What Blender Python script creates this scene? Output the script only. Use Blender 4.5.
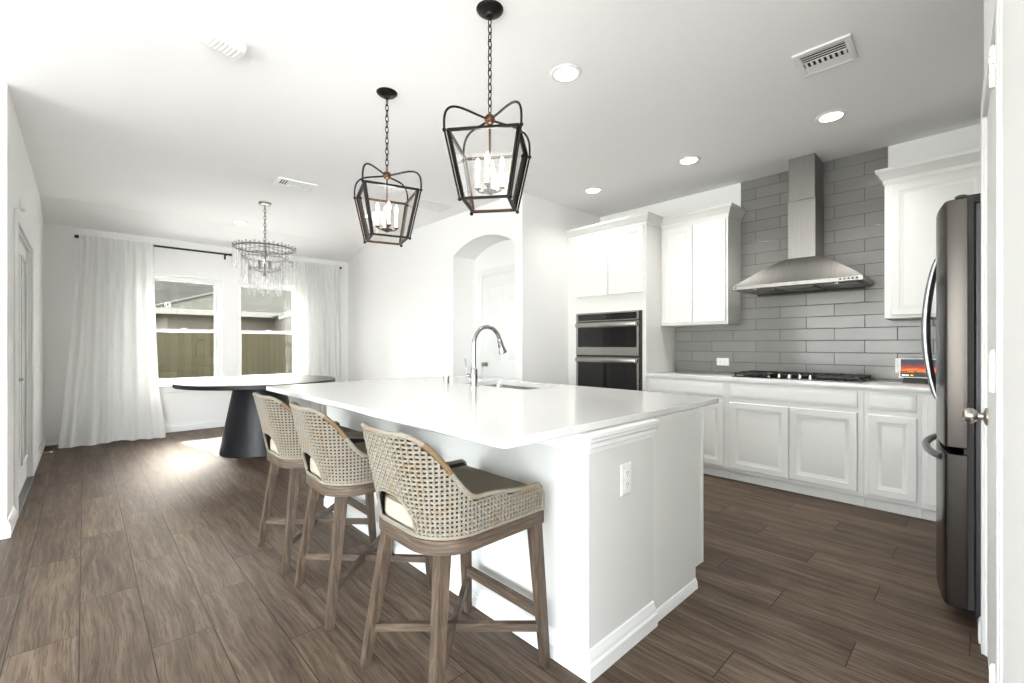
import bpy, bmesh, math, random
from mathutils import Vector, Matrix
R = math.radians
random.seed(7)
for o in list(bpy.data.objects): bpy.data.objects.remove(o)
scn = bpy.context.scene
COL = scn.collection

# ---------------------------------------------------------------- camera, sky, sun, fill lamps, exposure
cam_d = bpy.data.cameras.new('camera'); cam = bpy.data.objects.new('camera', cam_d); COL.objects.link(cam)
cam.location = (0, 0, 1.2); cam.rotation_euler = (R(90), 0, R(-43.6))
cam_d.sensor_width = 36; cam_d.lens = 450 / 1024 * 36; cam_d.shift_y = 3.5 / 1024
cam_d.clip_start = .02; cam_d.clip_end = 200
scn.camera = cam

w = bpy.data.worlds.new('sky'); scn.world = w; w.use_nodes = True
wn = w.node_tree; bg = wn.nodes['Background']
sk = wn.nodes.new('ShaderNodeTexSky'); sk.sky_type = 'NISHITA'; sk.sun_disc = False
sk.sun_elevation = R(38); sk.sun_rotation = R(10); sk.air_density = 1.0; sk.dust_density = 3
mixw = wn.nodes.new('ShaderNodeMix'); mixw.data_type = 'RGBA'; mixw.inputs[0].default_value = .55
mixw.inputs[7].default_value = (5.0, 5.0, 5.0, 1)
wn.links.new(sk.outputs[0], mixw.inputs[6]); wn.links.new(mixw.outputs[2], bg.inputs[0])
bg.inputs[1].default_value = 2.5

sun_d = bpy.data.lights.new('sun', 'SUN'); sun = bpy.data.objects.new('sun', sun_d); COL.objects.link(sun)
sun_d.energy = 24; sun_d.angle = R(.6); sun_d.color = (.98, .98, 1)
sun.rotation_euler = Vector((.2, -1, -.78)).to_track_quat('-Z', 'Y').to_euler()

def area(name, loc, target, sx, sy, power, color=(1, 1, 1), spread=180):
    d = bpy.data.lights.new(name, 'AREA'); o = bpy.data.objects.new(name, d); COL.objects.link(o)
    d.shape = 'RECTANGLE'; d.size = sx; d.size_y = sy; d.energy = power; d.color = color; d.spread = R(spread)
    o.location = loc; o.rotation_euler = (Vector(target) - Vector(loc)).to_track_quat('-Z', 'Y').to_euler()
    return o
# fill lamps added at unseen living-room windows, west pair tilted up at the ceiling
area('fill_living_west', (-4.42, 2.1, 1.3), (0, 2.1, 6.5), 2.8, 2.1, 34, (.9, .95, 1))
area('fill_living_west', (-4.42, -1.2, 1.3), (0, -1.2, 6.5), 2.8, 2.1, 34, (.9, .95, 1))
area('fill_living_south', (-1.9, -3.42, 1.3), (-.9, 3, .6), 3.0, 2.1, 200, (.9, .95, 1))

vs = scn.view_settings
vs.view_transform = 'Standard'; vs.look = 'None'; vs.gamma = 1; vs.use_curve_mapping = False
vs.exposure = 0.7

# ---------------------------------------------------------------- materials
def lin(c):
    return tuple(((v / 255 / 12.92) if v / 255 <= .04045 else ((v / 255 + .055) / 1.055) ** 2.4) for v in c)
class N:
    def __init__(s, name):
        s.m = bpy.data.materials.new(name); s.m.use_nodes = True
        s.t = s.m.node_tree; s.n = s.t.nodes; s.l = s.t.links
        s.b = s.n['Principled BSDF']
    def new(s, k, **kw):
        o = s.n.new(k)
        for a, v in kw.items(): setattr(o, a, v)
        return o
    def link(s, a, b): s.l.new(a, b)
    def math(s, op, a, b=None, c=None):
        o = s.new('ShaderNodeMath', operation=op)
        for i, q in enumerate((a, b, c)):
            if q is None: continue
            if isinstance(q, (int, float)): o.inputs[i].default_value = q
            else: s.link(q, o.inputs[i])
        return o.outputs[0]
    def comb(s, x, y, z):
        o = s.new('ShaderNodeCombineXYZ')
        for i, q in enumerate((x, y, z)):
            if isinstance(q, (int, float)): o.inputs[i].default_value = q
            else: s.link(q, o.inputs[i])
        return o.outputs[0]
    def sep(s, v):
        o = s.new('ShaderNodeSeparateXYZ'); s.link(v, o.inputs[0]); return o.outputs
    def pos(s): return s.new('ShaderNodeNewGeometry').outputs['Position']
    def obj(s): return s.new('ShaderNodeTexCoord').outputs['Object']
    def noise(s, v, scale, detail=3, rough=.5, dist=0):
        o = s.new('ShaderNodeTexNoise'); s.link(v, o.inputs['Vector'])
        o.inputs['Scale'].default_value = scale; o.inputs['Detail'].default_value = detail
        o.inputs['Roughness'].default_value = rough; o.inputs['Distortion'].default_value = dist
        return o.outputs['Fac']
    def ramp(s, f, stops, interp='LINEAR'):
        o = s.new('ShaderNodeValToRGB'); s.link(f, o.inputs[0]); o.color_ramp.interpolation = interp
        e = o.color_ramp.elements
        while len(e) < len(stops): e.new(.5)
        for i, (p, c) in enumerate(stops):
            e[i].position = p; e[i].color = (*c, 1)
        return o.outputs[0]
    def mix(s, f, a, b, mode='MIX'):
        o = s.new('ShaderNodeMix', data_type='RGBA', blend_type=mode)
        for i, q in ((0, f), (6, a), (7, b)):
            if isinstance(q, (int, float)): o.inputs[i].default_value = q
            elif isinstance(q, tuple): o.inputs[i].default_value = (*q, 1)
            else: s.link(q, o.inputs[i])
        return o.outputs[2]
    def bump(s, h, strength=.2, dist=.002, normal=None):
        o = s.new('ShaderNodeBump'); s.link(h, o.inputs['Height'])
        o.inputs['Strength'].default_value = strength; o.inputs['Distance'].default_value = dist
        if normal is not None: s.link(normal, o.inputs['Normal'])
        s.link(o.outputs[0], s.b.inputs['Normal']); return o.outputs[0]
    def color(s, c): s.link(c, s.b.inputs['Base Color'])

def plain(name, rgb, rough=.5, metal=0, emit=0, spec=.5, bump=None, var=0):
    q = N(name); c = lin(rgb)
    q.b.inputs['Base Color'].default_value = (*c, 1); q.b.inputs['Roughness'].default_value = rough
    q.b.inputs['Metallic'].default_value = metal; q.b.inputs['Specular IOR Level'].default_value = spec
    if emit:
        q.b.inputs['Emission Color'].default_value = (*c, 1); q.b.inputs['Emission Strength'].default_value = emit
    if bump: q.bump(q.noise(q.obj(), bump[0], 3), bump[1], .002)
    if var:
        f = q.noise(q.obj(), 6, 4)
        q.color(q.mix(f, tuple(x * (1 - var) for x in c), tuple(min(1, x * (1 + var)) for x in c)))
    return q.m

M = {}
M['wall'] = plain('painted_wall', (242, 241, 239), .75, bump=(95, .12))
M['ceiling'] = plain('ceiling_paint', (248, 247, 246), .85, bump=(70, .10))
M['island_paint'] = plain('island_paint', (218, 217, 213), .7, bump=(95, .12))
M['trim'] = plain('trim_paint', (236, 236, 234), .4)
M['cab'] = plain('cabinet_paint', (224, 223, 219), .38)
M['plastic'] = plain('white_plastic', (240, 240, 237), .35)
M['slot'] = plain('dark_slot', (40, 38, 35), .6)
M['black_metal'] = plain('black_bronze', (22, 19, 17), .42, .6)
M['bronze'] = plain('brushed_bronze', (84, 60, 42), .4, .7)
M['chrome'] = plain('chrome', (176, 175, 173), .14, 1)
M['nickel'] = plain('satin_nickel', (180, 176, 170), .3, 1)
M['dark_nickel'] = plain('dark_nickel', (118, 113, 108), .3, .9)
M['hip_cap'] = plain('hip_shingle', (62, 60, 54), .95, spec=0)
M['filter_mesh'] = plain('filter_mesh', (112, 110, 107), .5, .6)
M['outer_fascia'] = plain('weathered_fascia', (92, 88, 80), .8)
M['black_glass'] = plain('black_glass', (10, 10, 11), .04, 0, spec=.6)
M['iron'] = plain('cast_iron', (16, 16, 17), .45, .2)
M['black_table'] = plain('black_lacquer_wood', (24, 25, 30), .42, var=.25, spec=.4)
M['dark_steel'] = plain('dark_grey_steel', (66, 66, 70), .35, .6)
M['rod'] = plain('rod_metal', (60, 56, 54), .4, .7)
M['bulb'] = plain('bulb_glow', (255, 236, 205), .3, emit=7)
M['can_glow'] = plain('recessed_lens_glow', (255, 247, 236), .3, emit=6)
M['candle'] = plain('candle_sleeve', (238, 232, 220), .5, emit=.25)
M['cream'] = plain('cream_linen', (168, 160, 143), .9, bump=(400, .4))
M['taupe'] = plain('taupe_fabric', (104, 95, 78), .9, bump=(500, .4))
M['liner'] = plain('brown_liner', (34, 27, 21), .9)
M['tan'] = plain('tan_rattan_wrap', (104, 82, 55), .75, bump=(300, .4), var=.3)
M['quartz'] = plain('white_quartz', (214, 213, 210), .1, spec=.55)

q = N('stainless_steel'); s3 = q.sep(q.obj())
st = q.noise(q.comb(q.math('MULTIPLY', s3[0], 3), q.math('MULTIPLY', s3[1], 3), q.math('MULTIPLY', s3[2], 260)), 1, 2)
q.color(q.mix(st, lin((150, 148, 145)), lin((190, 188, 184)))); q.b.inputs['Metallic'].default_value = 1
q.b.inputs['Roughness'].default_value = .27; q.bump(st, .05, .0005); M['steel'] = q.m
q = N('hood_steel'); s3 = q.sep(q.obj())
st = q.noise(q.comb(q.math('MULTIPLY', s3[0], 3), q.math('MULTIPLY', s3[1], 200), q.math('MULTIPLY', s3[2], 3)), 1, 2)
q.color(q.mix(st, lin((128, 126, 122)), lin((158, 155, 151)))); q.b.inputs['Metallic'].default_value = 1
q.b.inputs['Roughness'].default_value = .36; q.bump(st, .05, .0005); M['hood'] = q.m
M['fridge'] = plain('fridge_steel', (72, 68, 65), .24, .95)
M['fridge_handle'] = plain('fridge_handle_steel', (150, 152, 156), .34, .95)

def thin_glass(name, tint, fac):
    q = N(name); q.n.remove(q.b)
    tr = q.new('ShaderNodeBsdfTransparent'); tr.inputs[0].default_value = (*tint, 1)
    gl = q.new('ShaderNodeBsdfGlossy'); gl.inputs['Roughness'].default_value = .02
    fr = q.new('ShaderNodeFresnel'); fr.inputs[0].default_value = 1.45
    f = q.math('MULTIPLY', fr.outputs[0], fac)
    mx = q.new('ShaderNodeMixShader'); q.link(f, mx.inputs[0]); q.link(tr.outputs[0], mx.inputs[1]); q.link(gl.outputs[0], mx.inputs[2])
    q.link(mx.outputs[0], q.n['Material Output'].inputs[0]); return q.m
M['glass'] = thin_glass('window_glass', (.97, .98, .97), .8)
M['lantern_glass'] = thin_glass('lantern_glass', (.95, .95, .94), .9)
# cut crystal: bright clear glass
q = N('crystal_glass'); q.n.remove(q.b)
tr = q.new('ShaderNodeBsdfTransparent'); tr.inputs[0].default_value = (1, 1, 1, 1)
gl = q.new('ShaderNodeBsdfGlossy'); gl.inputs['Roughness'].default_value = .05
df = q.new('ShaderNodeBsdfTranslucent'); df.inputs[0].default_value = (1, 1, 1, 1)
m1 = q.new('ShaderNodeMixShader'); m1.inputs[0].default_value = .06; q.link(tr.outputs[0], m1.inputs[1]); q.link(gl.outputs[0], m1.inputs[2])
m2 = q.new('ShaderNodeMixShader'); m2.inputs[0].default_value = .14; q.link(m1.outputs[0], m2.inputs[1]); q.link(df.outputs[0], m2.inputs[2])
q.link(m2.outputs[0], q.n['Material Output'].inputs[0]); M['crystal'] = q.m
# curtain: white linen, part translucent
q = N('curtain_linen'); q.b.inputs['Base Color'].default_value = (.93, .93, .915, 1); q.b.inputs['Roughness'].default_value = .9
s3 = q.sep(q.obj())
wv = q.noise(q.comb(q.math('MULTIPLY', s3[0], 400), s3[1], q.math('MULTIPLY', s3[2], 60)), 1, 2); q.bump(wv, .1, .001)
tl = q.new('ShaderNodeBsdfTranslucent'); tl.inputs[0].default_value = (.96, .96, .95, 1)
mx = q.new('ShaderNodeMixShader'); mx.inputs[0].default_value = .5
q.link(q.b.outputs[0], mx.inputs[1]); q.link(tl.outputs[0], mx.inputs[2]); q.link(mx.outputs[0], q.n['Material Output'].inputs[0])
M['curtain'] = q.m

# wood-look plank floor
def floor_mat():
    q = N('wood_plank_floor'); p = q.sep(q.pos()); x, y = p[0], p[1]
    rx = q.math('DIVIDE', q.math('ADD', x, .012), .207)
    row = q.math('FLOOR', rx); fx = q.math('FRACT', rx)
    t = q.math('SUBTRACT', q.math('DIVIDE', q.math('SUBTRACT', y, .04), .955), q.math('DIVIDE', row, 3.0))
    cid = q.math('FLOOR', t); fy = q.math('FRACT', t)
    wnz = q.new('ShaderNodeTexWhiteNoise', noise_dimensions='2D'); q.link(q.comb(row, cid, 0), wnz.inputs['Vector'])
    rnd = wnz.outputs['Value']
    off = q.math('MULTIPLY', rnd, 37.0)
    ybend = q.noise(q.comb(q.math('MULTIPLY', x, 1.5), q.math('MULTIPLY', y, 1.6), off), 1.6, 3)
    gx = q.math('ADD', x, q.math('MULTIPLY', ybend, .05))
    fine = q.noise(q.comb(q.math('MULTIPLY', gx, 60), q.math('MULTIPLY', y, 2.6), off), 1, 4, .65)
    broad = q.noise(q.comb(q.math('MULTIPLY', gx, 13), q.math('MULTIPLY', y, 1.3), off), 1, 3, .55, .6)
    pores = q.noise(q.comb(q.math('MULTIPLY', gx, 190), q.math('MULTIPLY', y, 7), off), 1, 2, .5)
    f = q.math('ADD', q.math('MULTIPLY', fine, .6), q.math('MULTIPLY', broad, .4))
    c = q.ramp(f, [(.32, lin((54, 44, 36))), (.44, lin((83, 70, 60))), (.55, lin((102, 88, 75))), (.70, lin((123, 108, 94)))])
    pf = q.math('MULTIPLY', q.math('GREATER_THAN', pores, .57), .5)
    c = q.mix(pf, c, lin((60, 46, 38)))
    tone = q.ramp(rnd, [(0, (.78, .78, .79)), (.5, (.95, .95, .94)), (1, (1.14, 1.12, 1.1))])
    c = q.mix(1.0, c, tone, 'MULTIPLY')
    ex = q.math('MULTIPLY', q.math('MINIMUM', fx, q.math('SUBTRACT', 1.0, fx)), .207)
    ey = q.math('MULTIPLY', q.math('MINIMUM', fy, q.math('SUBTRACT', 1.0, fy)), .955)
    e = q.math('MINIMUM', ex, ey)
    gap = q.math('LESS_THAN', e, .0019)
    c = q.mix(gap, c, lin((46, 38, 33)))
    q.color(c)
    rr = q.math('ADD', q.math('MULTIPLY', fine, .2), .42)
    q.link(rr, q.b.inputs['Roughness'])
    q.b.inputs['Specular IOR Level'].default_value = .15
    hgt = q.math('ADD', q.math('MULTIPLY', q.math('MINIMUM', e, .004), 220.0), q.math('MULTIPLY', fine, .35))
    q.bump(hgt, .35, .0025)
    return q.m
M['floor'] = floor_mat()

def tile_mat():
    q = N('grey_subway_tile'); p = q.sep(q.pos()); y, z = p[1], p[2]
    H_, L_ = .1068, .4235
    rz = q.math('DIVIDE', q.math('SUBTRACT', z, .9195), H_)
    row = q.math('FLOOR', rz); fz = q.math('FRACT', rz)
    t = q.math('SUBTRACT', q.math('DIVIDE', q.math('SUBTRACT', y, 1.543), L_), q.math('MULTIPLY', row, .5))
    cid = q.math('FLOOR', t); fy = q.math('FRACT', t)
    wnz = q.new('ShaderNodeTexWhiteNoise', noise_dimensions='2D'); q.link(q.comb(row, cid, 0), wnz.inputs['Vector'])
    ez = q.math('MULTIPLY', q.math('MINIMUM', fz, q.math('SUBTRACT', 1.0, fz)), H_)
    ey = q.math('MULTIPLY', q.math('MINIMUM', fy, q.math('SUBTRACT', 1.0, fy)), L_)
    e = q.math('MINIMUM', ez, ey)
    cl = q.noise(q.pos(), 5, 4)
    c = q.mix(cl, lin((124, 122, 118)), lin((138, 136, 132)))
    c = q.mix(1.0, c, q.ramp(wnz.outputs['Value'], [(0, (.93, .93, .93)), (1, (1.05, 1.05, 1.05))]), 'MULTIPLY')
    g = q.math('LESS_THAN', e, .0021)
    q.color(q.mix(g, c, lin((70, 68, 65))))
    q.link(q.math('ADD', q.math('MULTIPLY', g, .5), .16), q.b.inputs['Roughness'])
    q.b.inputs['Specular IOR Level'].default_value = .32
    tilt = q.math('MULTIPLY', q.math('SUBTRACT', wnz.outputs['Value'], .5), q.math('SUBTRACT', fz, .5))
    wob = q.noise(q.pos(), 9, 2)
    q.bump(q.math('ADD', q.math('ADD', q.math('MULTIPLY', q.math('MINIMUM', e, .004), 250.0), q.math('MULTIPLY', wob, .5)), tilt), .3, .003)
    return q.m
M['tile'] = tile_mat()

def wood_mat(name, c0, c1, c2):
    q = N(name); s3 = q.sep(q.obj())
    v = q.comb(q.math('MULTIPLY', s3[0], 70), q.math('MULTIPLY', s3[1], 70), q.math('MULTIPLY', s3[2], 5))
    f = q.noise(v, 1, 4, .6, .4)
    q.color(q.ramp(f, [(.3, lin(c0)), (.52, lin(c1)), (.75, lin(c2))])); q.b.inputs['Roughness'].default_value = .6
    q.bump(f, .3, .001); return q.m
M['stool_wood'] = wood_mat('weathered_stool_wood', (46, 36, 28), (73, 59, 47), (106, 89, 72))
q = N('weathered_stool_rail'); s3 = q.sep(q.obj())
f = q.noise(q.comb(q.math('MULTIPLY', s3[0], 9), q.math('MULTIPLY', s3[1], 9), q.math('MULTIPLY', s3[2], 160)), 1, 4, .6, .4)
q.color(q.ramp(f, [(.3, lin((48, 37, 29))), (.52, lin((76, 62, 49))), (.75, lin((110, 92, 75)))])); q.b.inputs['Roughness'].default_value = .6
M['stool_rail'] = q.m
q = N('woven_rope')
f = q.noise(q.obj(), 14, 3); f2 = q.noise(q.obj(), 260, 2)
c = q.mix(f2, lin((88, 82, 72)), lin((152, 144, 130)))
c = q.mix(q.ramp(f, [(.52, (0, 0, 0)), (.72, (.55, .55, .55))]), c, lin((122, 100, 72)))
q.color(c); q.b.inputs['Roughness'].default_value = .85; q.bump(f2, .4, .001); M['rope'] = q.m

# sunset picture on the little screen (it gives its own light)
q = N('sunset_screen'); s3 = q.sep(q.new('ShaderNodeTexCoord').outputs['Generated'])
v = q.comb(q.math('MULTIPLY', s3[1], 3.0), q.math('MULTIPLY', s3[2], 7.0), 0.0)
cl = q.noise(v, 1.3, 5, .6, .8)
zz = q.math('ADD', s3[2], q.math('MULTIPLY', q.math('SUBTRACT', cl, .5), .55))
c = q.ramp(zz, [(.0, lin((26, 18, 16))), (.26, lin((48, 24, 16))), (.36, lin((230, 120, 30))), (.48, lin((196, 62, 20))),
                (.6, lin((120, 44, 26))), (.74, lin((52, 46, 56))), (1.0, lin((40, 46, 66)))])
q.b.inputs['Base Color'].default_value = (.01, .01, .01, 1); q.link(c, q.b.inputs['Emission Color'])
q.b.inputs['Emission Strength'].default_value = 1.0; q.b.inputs['Roughness'].default_value = .15; M['screen'] = q.m
M['screen_text'] = plain('screen_text', (235, 235, 235), .5, emit=.8)
M['screen_yellow'] = plain('screen_badge', (240, 190, 60), .5, emit=.8)
# outside
q = N('fence_boards'); s3 = q.sep(q.obj())
bx_ = q.math('FLOOR', q.math('DIVIDE', s3[0], .14)); wz = q.new('ShaderNodeTexWhiteNoise', noise_dimensions='1D'); q.link(bx_, wz.inputs['W'])
gr = q.noise(q.comb(q.math('MULTIPLY', s3[0], 30), 0.0, q.math('MULTIPLY', s3[2], 2)), 1, 4)
q.color(q.mix(q.math('ADD', q.math('MULTIPLY', wz.outputs[0], .6), q.math('MULTIPLY', gr, .4)), lin((41, 38, 28)), lin((48, 45, 33))))
q.b.inputs['Roughness'].default_value = .9; q.b.inputs['Specular IOR Level'].default_value = 0; M['fence'] = q.m
q = N('roof_shingle'); s3 = q.sep(q.pos())
br = q.new('ShaderNodeTexBrick'); br.inputs['Scale'].default_value = 1; br.inputs['Brick Width'].default_value = .45; br.inputs['Row Height'].default_value = .22
br.inputs['Mortar Size'].default_value = .012
q.link(q.comb(s3[0], q.math('MULTIPLY', s3[1], 1.1), 0.0), br.inputs['Vector'])
br.inputs['Color1'].default_value = (*lin((48, 47, 42)), 1); br.inputs['Color2'].default_value = (*lin((56, 55, 49)), 1); br.inputs['Mortar'].default_value = (*lin((36, 35, 31)), 1)
q.color(br.outputs[0]); q.b.inputs['Roughness'].default_value = .95; q.b.inputs['Specular IOR Level'].default_value = 0; M['roof'] = q.m
M['brick_out'] = plain('tan_house_wall', (66, 59, 48), .9, var=.2)
M['grass'] = plain('dry_lawn', (70, 72, 48), .95, var=.3)
M['bounce_slab'] = plain('bounce_concrete', (205, 202, 195), .9, var=.05)
M['blind'] = plain('frosted_blind', (214, 214, 210), .5)

# ---------------------------------------------------------------- mesh builder
def wmat(o):
    m = o.matrix_basis.copy()
    while o.parent: o = o.parent; m = o.matrix_basis @ m
    return m
def rounded_rect(x0, x1, y0, y1, r, n=5):
    pts = []
    for cx, cy, a0 in ((x1 - r, y1 - r, 0), (x0 + r, y1 - r, 90), (x0 + r, y0 + r, 180), (x1 - r, y0 + r, 270)):
        for k in range(n + 1):
            a = R(a0 + 90 * k / n); pts.append((cx + r * math.cos(a), cy + r * math.sin(a)))
    return pts
class MB:
    def __init__(s): s.v = []; s.f = []; s.mi = []; s.cur = 0
    def add(s, vs_, fs, T=None):
        b = len(s.v)
        s.v += [tuple(T @ Vector(p)) if T is not None else tuple(p) for p in vs_]
        for f in fs: s.f.append(tuple(i + b for i in f)); s.mi.append(s.cur)
        return s
    def box(s, x0, x1, y0, y1, z0, z1, b=0, seg=1, T=None):
        x0, x1 = min(x0, x1), max(x0, x1); y0, y1 = min(y0, y1), max(y0, y1); z0, z1 = min(z0, z1), max(z0, z1)
        if b <= 0:
            vs_ = [(x, y, z) for z in (z0, z1) for y in (y0, y1) for x in (x0, x1)]
            return s.add(vs_, [(0, 2, 3, 1), (4, 5, 7, 6), (0, 1, 5, 4), (2, 6, 7, 3), (0, 4, 6, 2), (1, 3, 7, 5)], T)
        bm = bmesh.new(); bmesh.ops.create_cube(bm, size=1)
        for q_ in bm.verts:
            q_.co = ((x0 + x1) / 2 + q_.co.x * (x1 - x0), (y0 + y1) / 2 + q_.co.y * (y1 - y0), (z0 + z1) / 2 + q_.co.z * (z1 - z0))
        bmesh.ops.bevel(bm, geom=bm.edges[:], offset=min(b, .49 * min(x1 - x0, y1 - y0, z1 - z0)), segments=seg, affect='EDGES', profile=.5)
        bm.verts.index_update()
        s.add([q_.co[:] for q_ in bm.verts], [[q_.index for q_ in f.verts] for f in bm.faces], T); bm.free(); return s
    def bar(s, p, q_, wx, wy=None, up=(0, 0, 1), w2=None):
        """square bar from p to q_, section wx x wy, tapering to w2 factor"""
        p, q_ = Vector(p), Vector(q_); d = (q_ - p).normalized(); up = Vector(up)
        if abs(d.dot(up)) > .95: up = Vector((1, 0, 0))
        a = d.cross(up).normalized(); c = a.cross(d).normalized(); wy = wy or wx; k = w2 or 1
        vs_ = []
        for o, t in ((p, 1), (q_, k)):
            for sa, sb in ((-1, -1), (1, -1), (1, 1), (-1, 1)): vs_.append(o + a * sa * wx * t / 2 + c * sb * wy * t / 2)
        return s.add(vs_, [(3, 2, 1, 0), (4, 5, 6, 7), (0, 1, 5, 4), (1, 2, 6, 5), (2, 3, 7, 6), (3, 0, 4, 7)])
    def tube(s, pts, r, n=8, closed=False, T=None):
        pts = [Vector(p) for p in pts]; m = len(pts)
        rs = r if isinstance(r, (list, tuple)) else [r] * m
        vs_ = []; prev = None
        for i, p in enumerate(pts):
            if closed: d = pts[(i + 1) % m] - pts[i - 1]
            else: d = pts[min(i + 1, m - 1)] - pts[max(i - 1, 0)]
            d.normalize()
            if prev is None:
                u = Vector((0, 0, 1)) if abs(d.z) < .9 else Vector((1, 0, 0)); a = d.cross(u).normalized()
            else:
                a = prev - d * prev.dot(d)
                a = a.normalized() if a.length > 1e-6 else d.orthogonal().normalized()
            prev = a; c = d.cross(a)
            for k in range(n):
                t = 2 * math.pi * k / n; vs_.append(p + (a * math.cos(t) + c * math.sin(t)) * rs[i])
        fs = []
        for i in range(m if closed else m - 1):
            j = (i + 1) % m
            for k in range(n): fs.append((i * n + k, i * n + (k + 1) % n, j * n + (k + 1) % n, j * n + k))
        if not closed: fs += [tuple(range(n))[::-1], tuple((m - 1) * n + k for k in range(n))]
        return s.add(vs_, fs, T)
    def lathe(s, prof, n=24, T=None, c=(0, 0, 0)):
        vs_ = []; fs = []; m = len(prof)
        for r, z in prof:
            for k in range(n):
                a = 2 * math.pi * k / n; vs_.append((c[0] + max(r, 1e-5) * math.cos(a), c[1] + max(r, 1e-5) * math.sin(a), c[2] + z))
        for i in range(m - 1):
            for k in range(n): fs.append((i * n + k, i * n + (k + 1) % n, (i + 1) * n + (k + 1) % n, (i + 1) * n + k))
        fs += [tuple(range(n))[::-1], tuple((m - 1) * n + k for k in range(n))]
        return s.add(vs_, fs, T)
    def sphere(s, c, r, n=12, sz=1):
        m = max(6, n // 2 + 2)
        return s.lathe([(r * math.sin(math.pi * i / m), -r * sz * math.cos(math.pi * i / m)) for i in range(m + 1)], n, None, c)
    def prism(s, poly, z0, z1, T=None):
        n = len(poly); vs_ = [(x, y, z0) for x, y in poly] + [(x, y, z1) for x, y in poly]
        return s.add(vs_, [tuple(range(n))[::-1], tuple(range(n, 2 * n))] + [(i, (i + 1) % n, n + (i + 1) % n, n + i) for i in range(n)], T)
    def loft(s, rings, caps=True, T=None):
        n = len(rings[0]); vs_ = [p for r_ in rings for p in r_]; fs = []
        for i in range(len(rings) - 1):
            for k in range(n): fs.append((i * n + k, i * n + (k + 1) % n, (i + 1) * n + (k + 1) % n, (i + 1) * n + k))
        if caps: fs += [tuple(range(n))[::-1], tuple((len(rings) - 1) * n + k for k in range(n))]
        return s.add(vs_, fs, T)
    def panel(s, o, U, V, Nn, w_, h_, prof):
        """nested rectangles: prof = [(inset, height)] from the back outer edge to the centre"""
        o, U, V, Nn = Vector(o), Vector(U), Vector(V), Vector(Nn); rings = []
        for ins, ht in prof:
            rings.append([o + U * a + V * b_ + Nn * ht for a, b_ in ((ins, ins), (w_ - ins, ins), (w_ - ins, h_ - ins), (ins, h_ - ins))])
        return s.loft(rings)
    def sweep(s, path, prof, side=1, closed=False):
        """profile (out, z) along a plan polyline, out to the right of travel (side=1), mitred"""
        P = [Vector(p).to_2d() if len(p) > 2 else Vector(p) for p in path]; m = len(P); rings = []
        for i in range(m):
            ds = []
            if i > 0 or closed: ds.append((P[i] - P[i - 1]).normalized())
            if i < m - 1 or closed: ds.append((P[(i + 1) % m] - P[i]).normalized())
            ns = [Vector((d.y, -d.x)) * side for d in ds]
            n = ns[0] if len(ns) == 1 else (ns[0] + ns[1]) / (1 + ns[0].dot(ns[1]))
            rings.append([(P[i].x + n.x * o_, P[i].y + n.y * o_, z_) for o_, z_ in prof])
        if closed: rings.append(rings[0])
        return s.loft(rings, not closed)
    def build(s, name, mats, parent=None, local=False, smooth=35):
        me = bpy.data.meshes.new(name); vs_ = s.v; loc = None
        if not local:
            if parent is not None:
                T = wmat(parent).inverted(); vs_ = [tuple(T @ Vector(p)) for p in vs_]
            else:
                xs, ys, zs = zip(*vs_); loc = Vector(((min(xs) + max(xs)) / 2, (min(ys) + max(ys)) / 2, min(zs)))
                vs_ = [tuple(Vector(p) - loc) for p in vs_]
        me.from_pydata(vs_, [], s.f)
        mats = mats if isinstance(mats, (list, tuple)) else [mats]
        for m_ in mats: me.materials.append(M[m_])
        if len(mats) > 1: me.polygons.foreach_set('material_index', s.mi)
        bm = bmesh.new(); bm.from_mesh(me); bmesh.ops.recalc_face_normals(bm, faces=bm.faces[:]); bm.to_mesh(me); bm.free()
        me.polygons.foreach_set('use_smooth', [True] * len(me.polygons)); me.set_sharp_from_angle(angle=R(smooth)); me.update()
        o = bpy.data.objects.new(name, me); COL.objects.link(o)
        if parent is not None: o.parent = parent
        elif loc is not None: o.location = loc
        return o
def tag(o, label, cat, group=None):
    o['label'] = label; o['category'] = cat
    if group: o['group'] = group
    return o
def thing(name, label, cat, loc=(0, 0, 0), rz=0, group=None):
    o = bpy.data.objects.new(name, None); COL.objects.link(o); o.empty_display_size = .1
    o.location = loc; o.rotation_euler = (0, 0, rz); return tag(o, label, cat, group)
def struct(o, label=None):
    o['kind'] = 'structure'
    if label: o['label'] = label
    return o
def sempty(name, loc, label=None):
    o = bpy.data.objects.new(name, None); COL.objects.link(o); o.location = loc; return struct(o, label)
def copy_tree(o, parent=None):
    c = o.copy(); COL.objects.link(c)
    if parent is not None: c.parent = parent
    for ch in [k for k in bpy.data.objects if k.parent == o]: copy_tree(ch, c)
    return c

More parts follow.
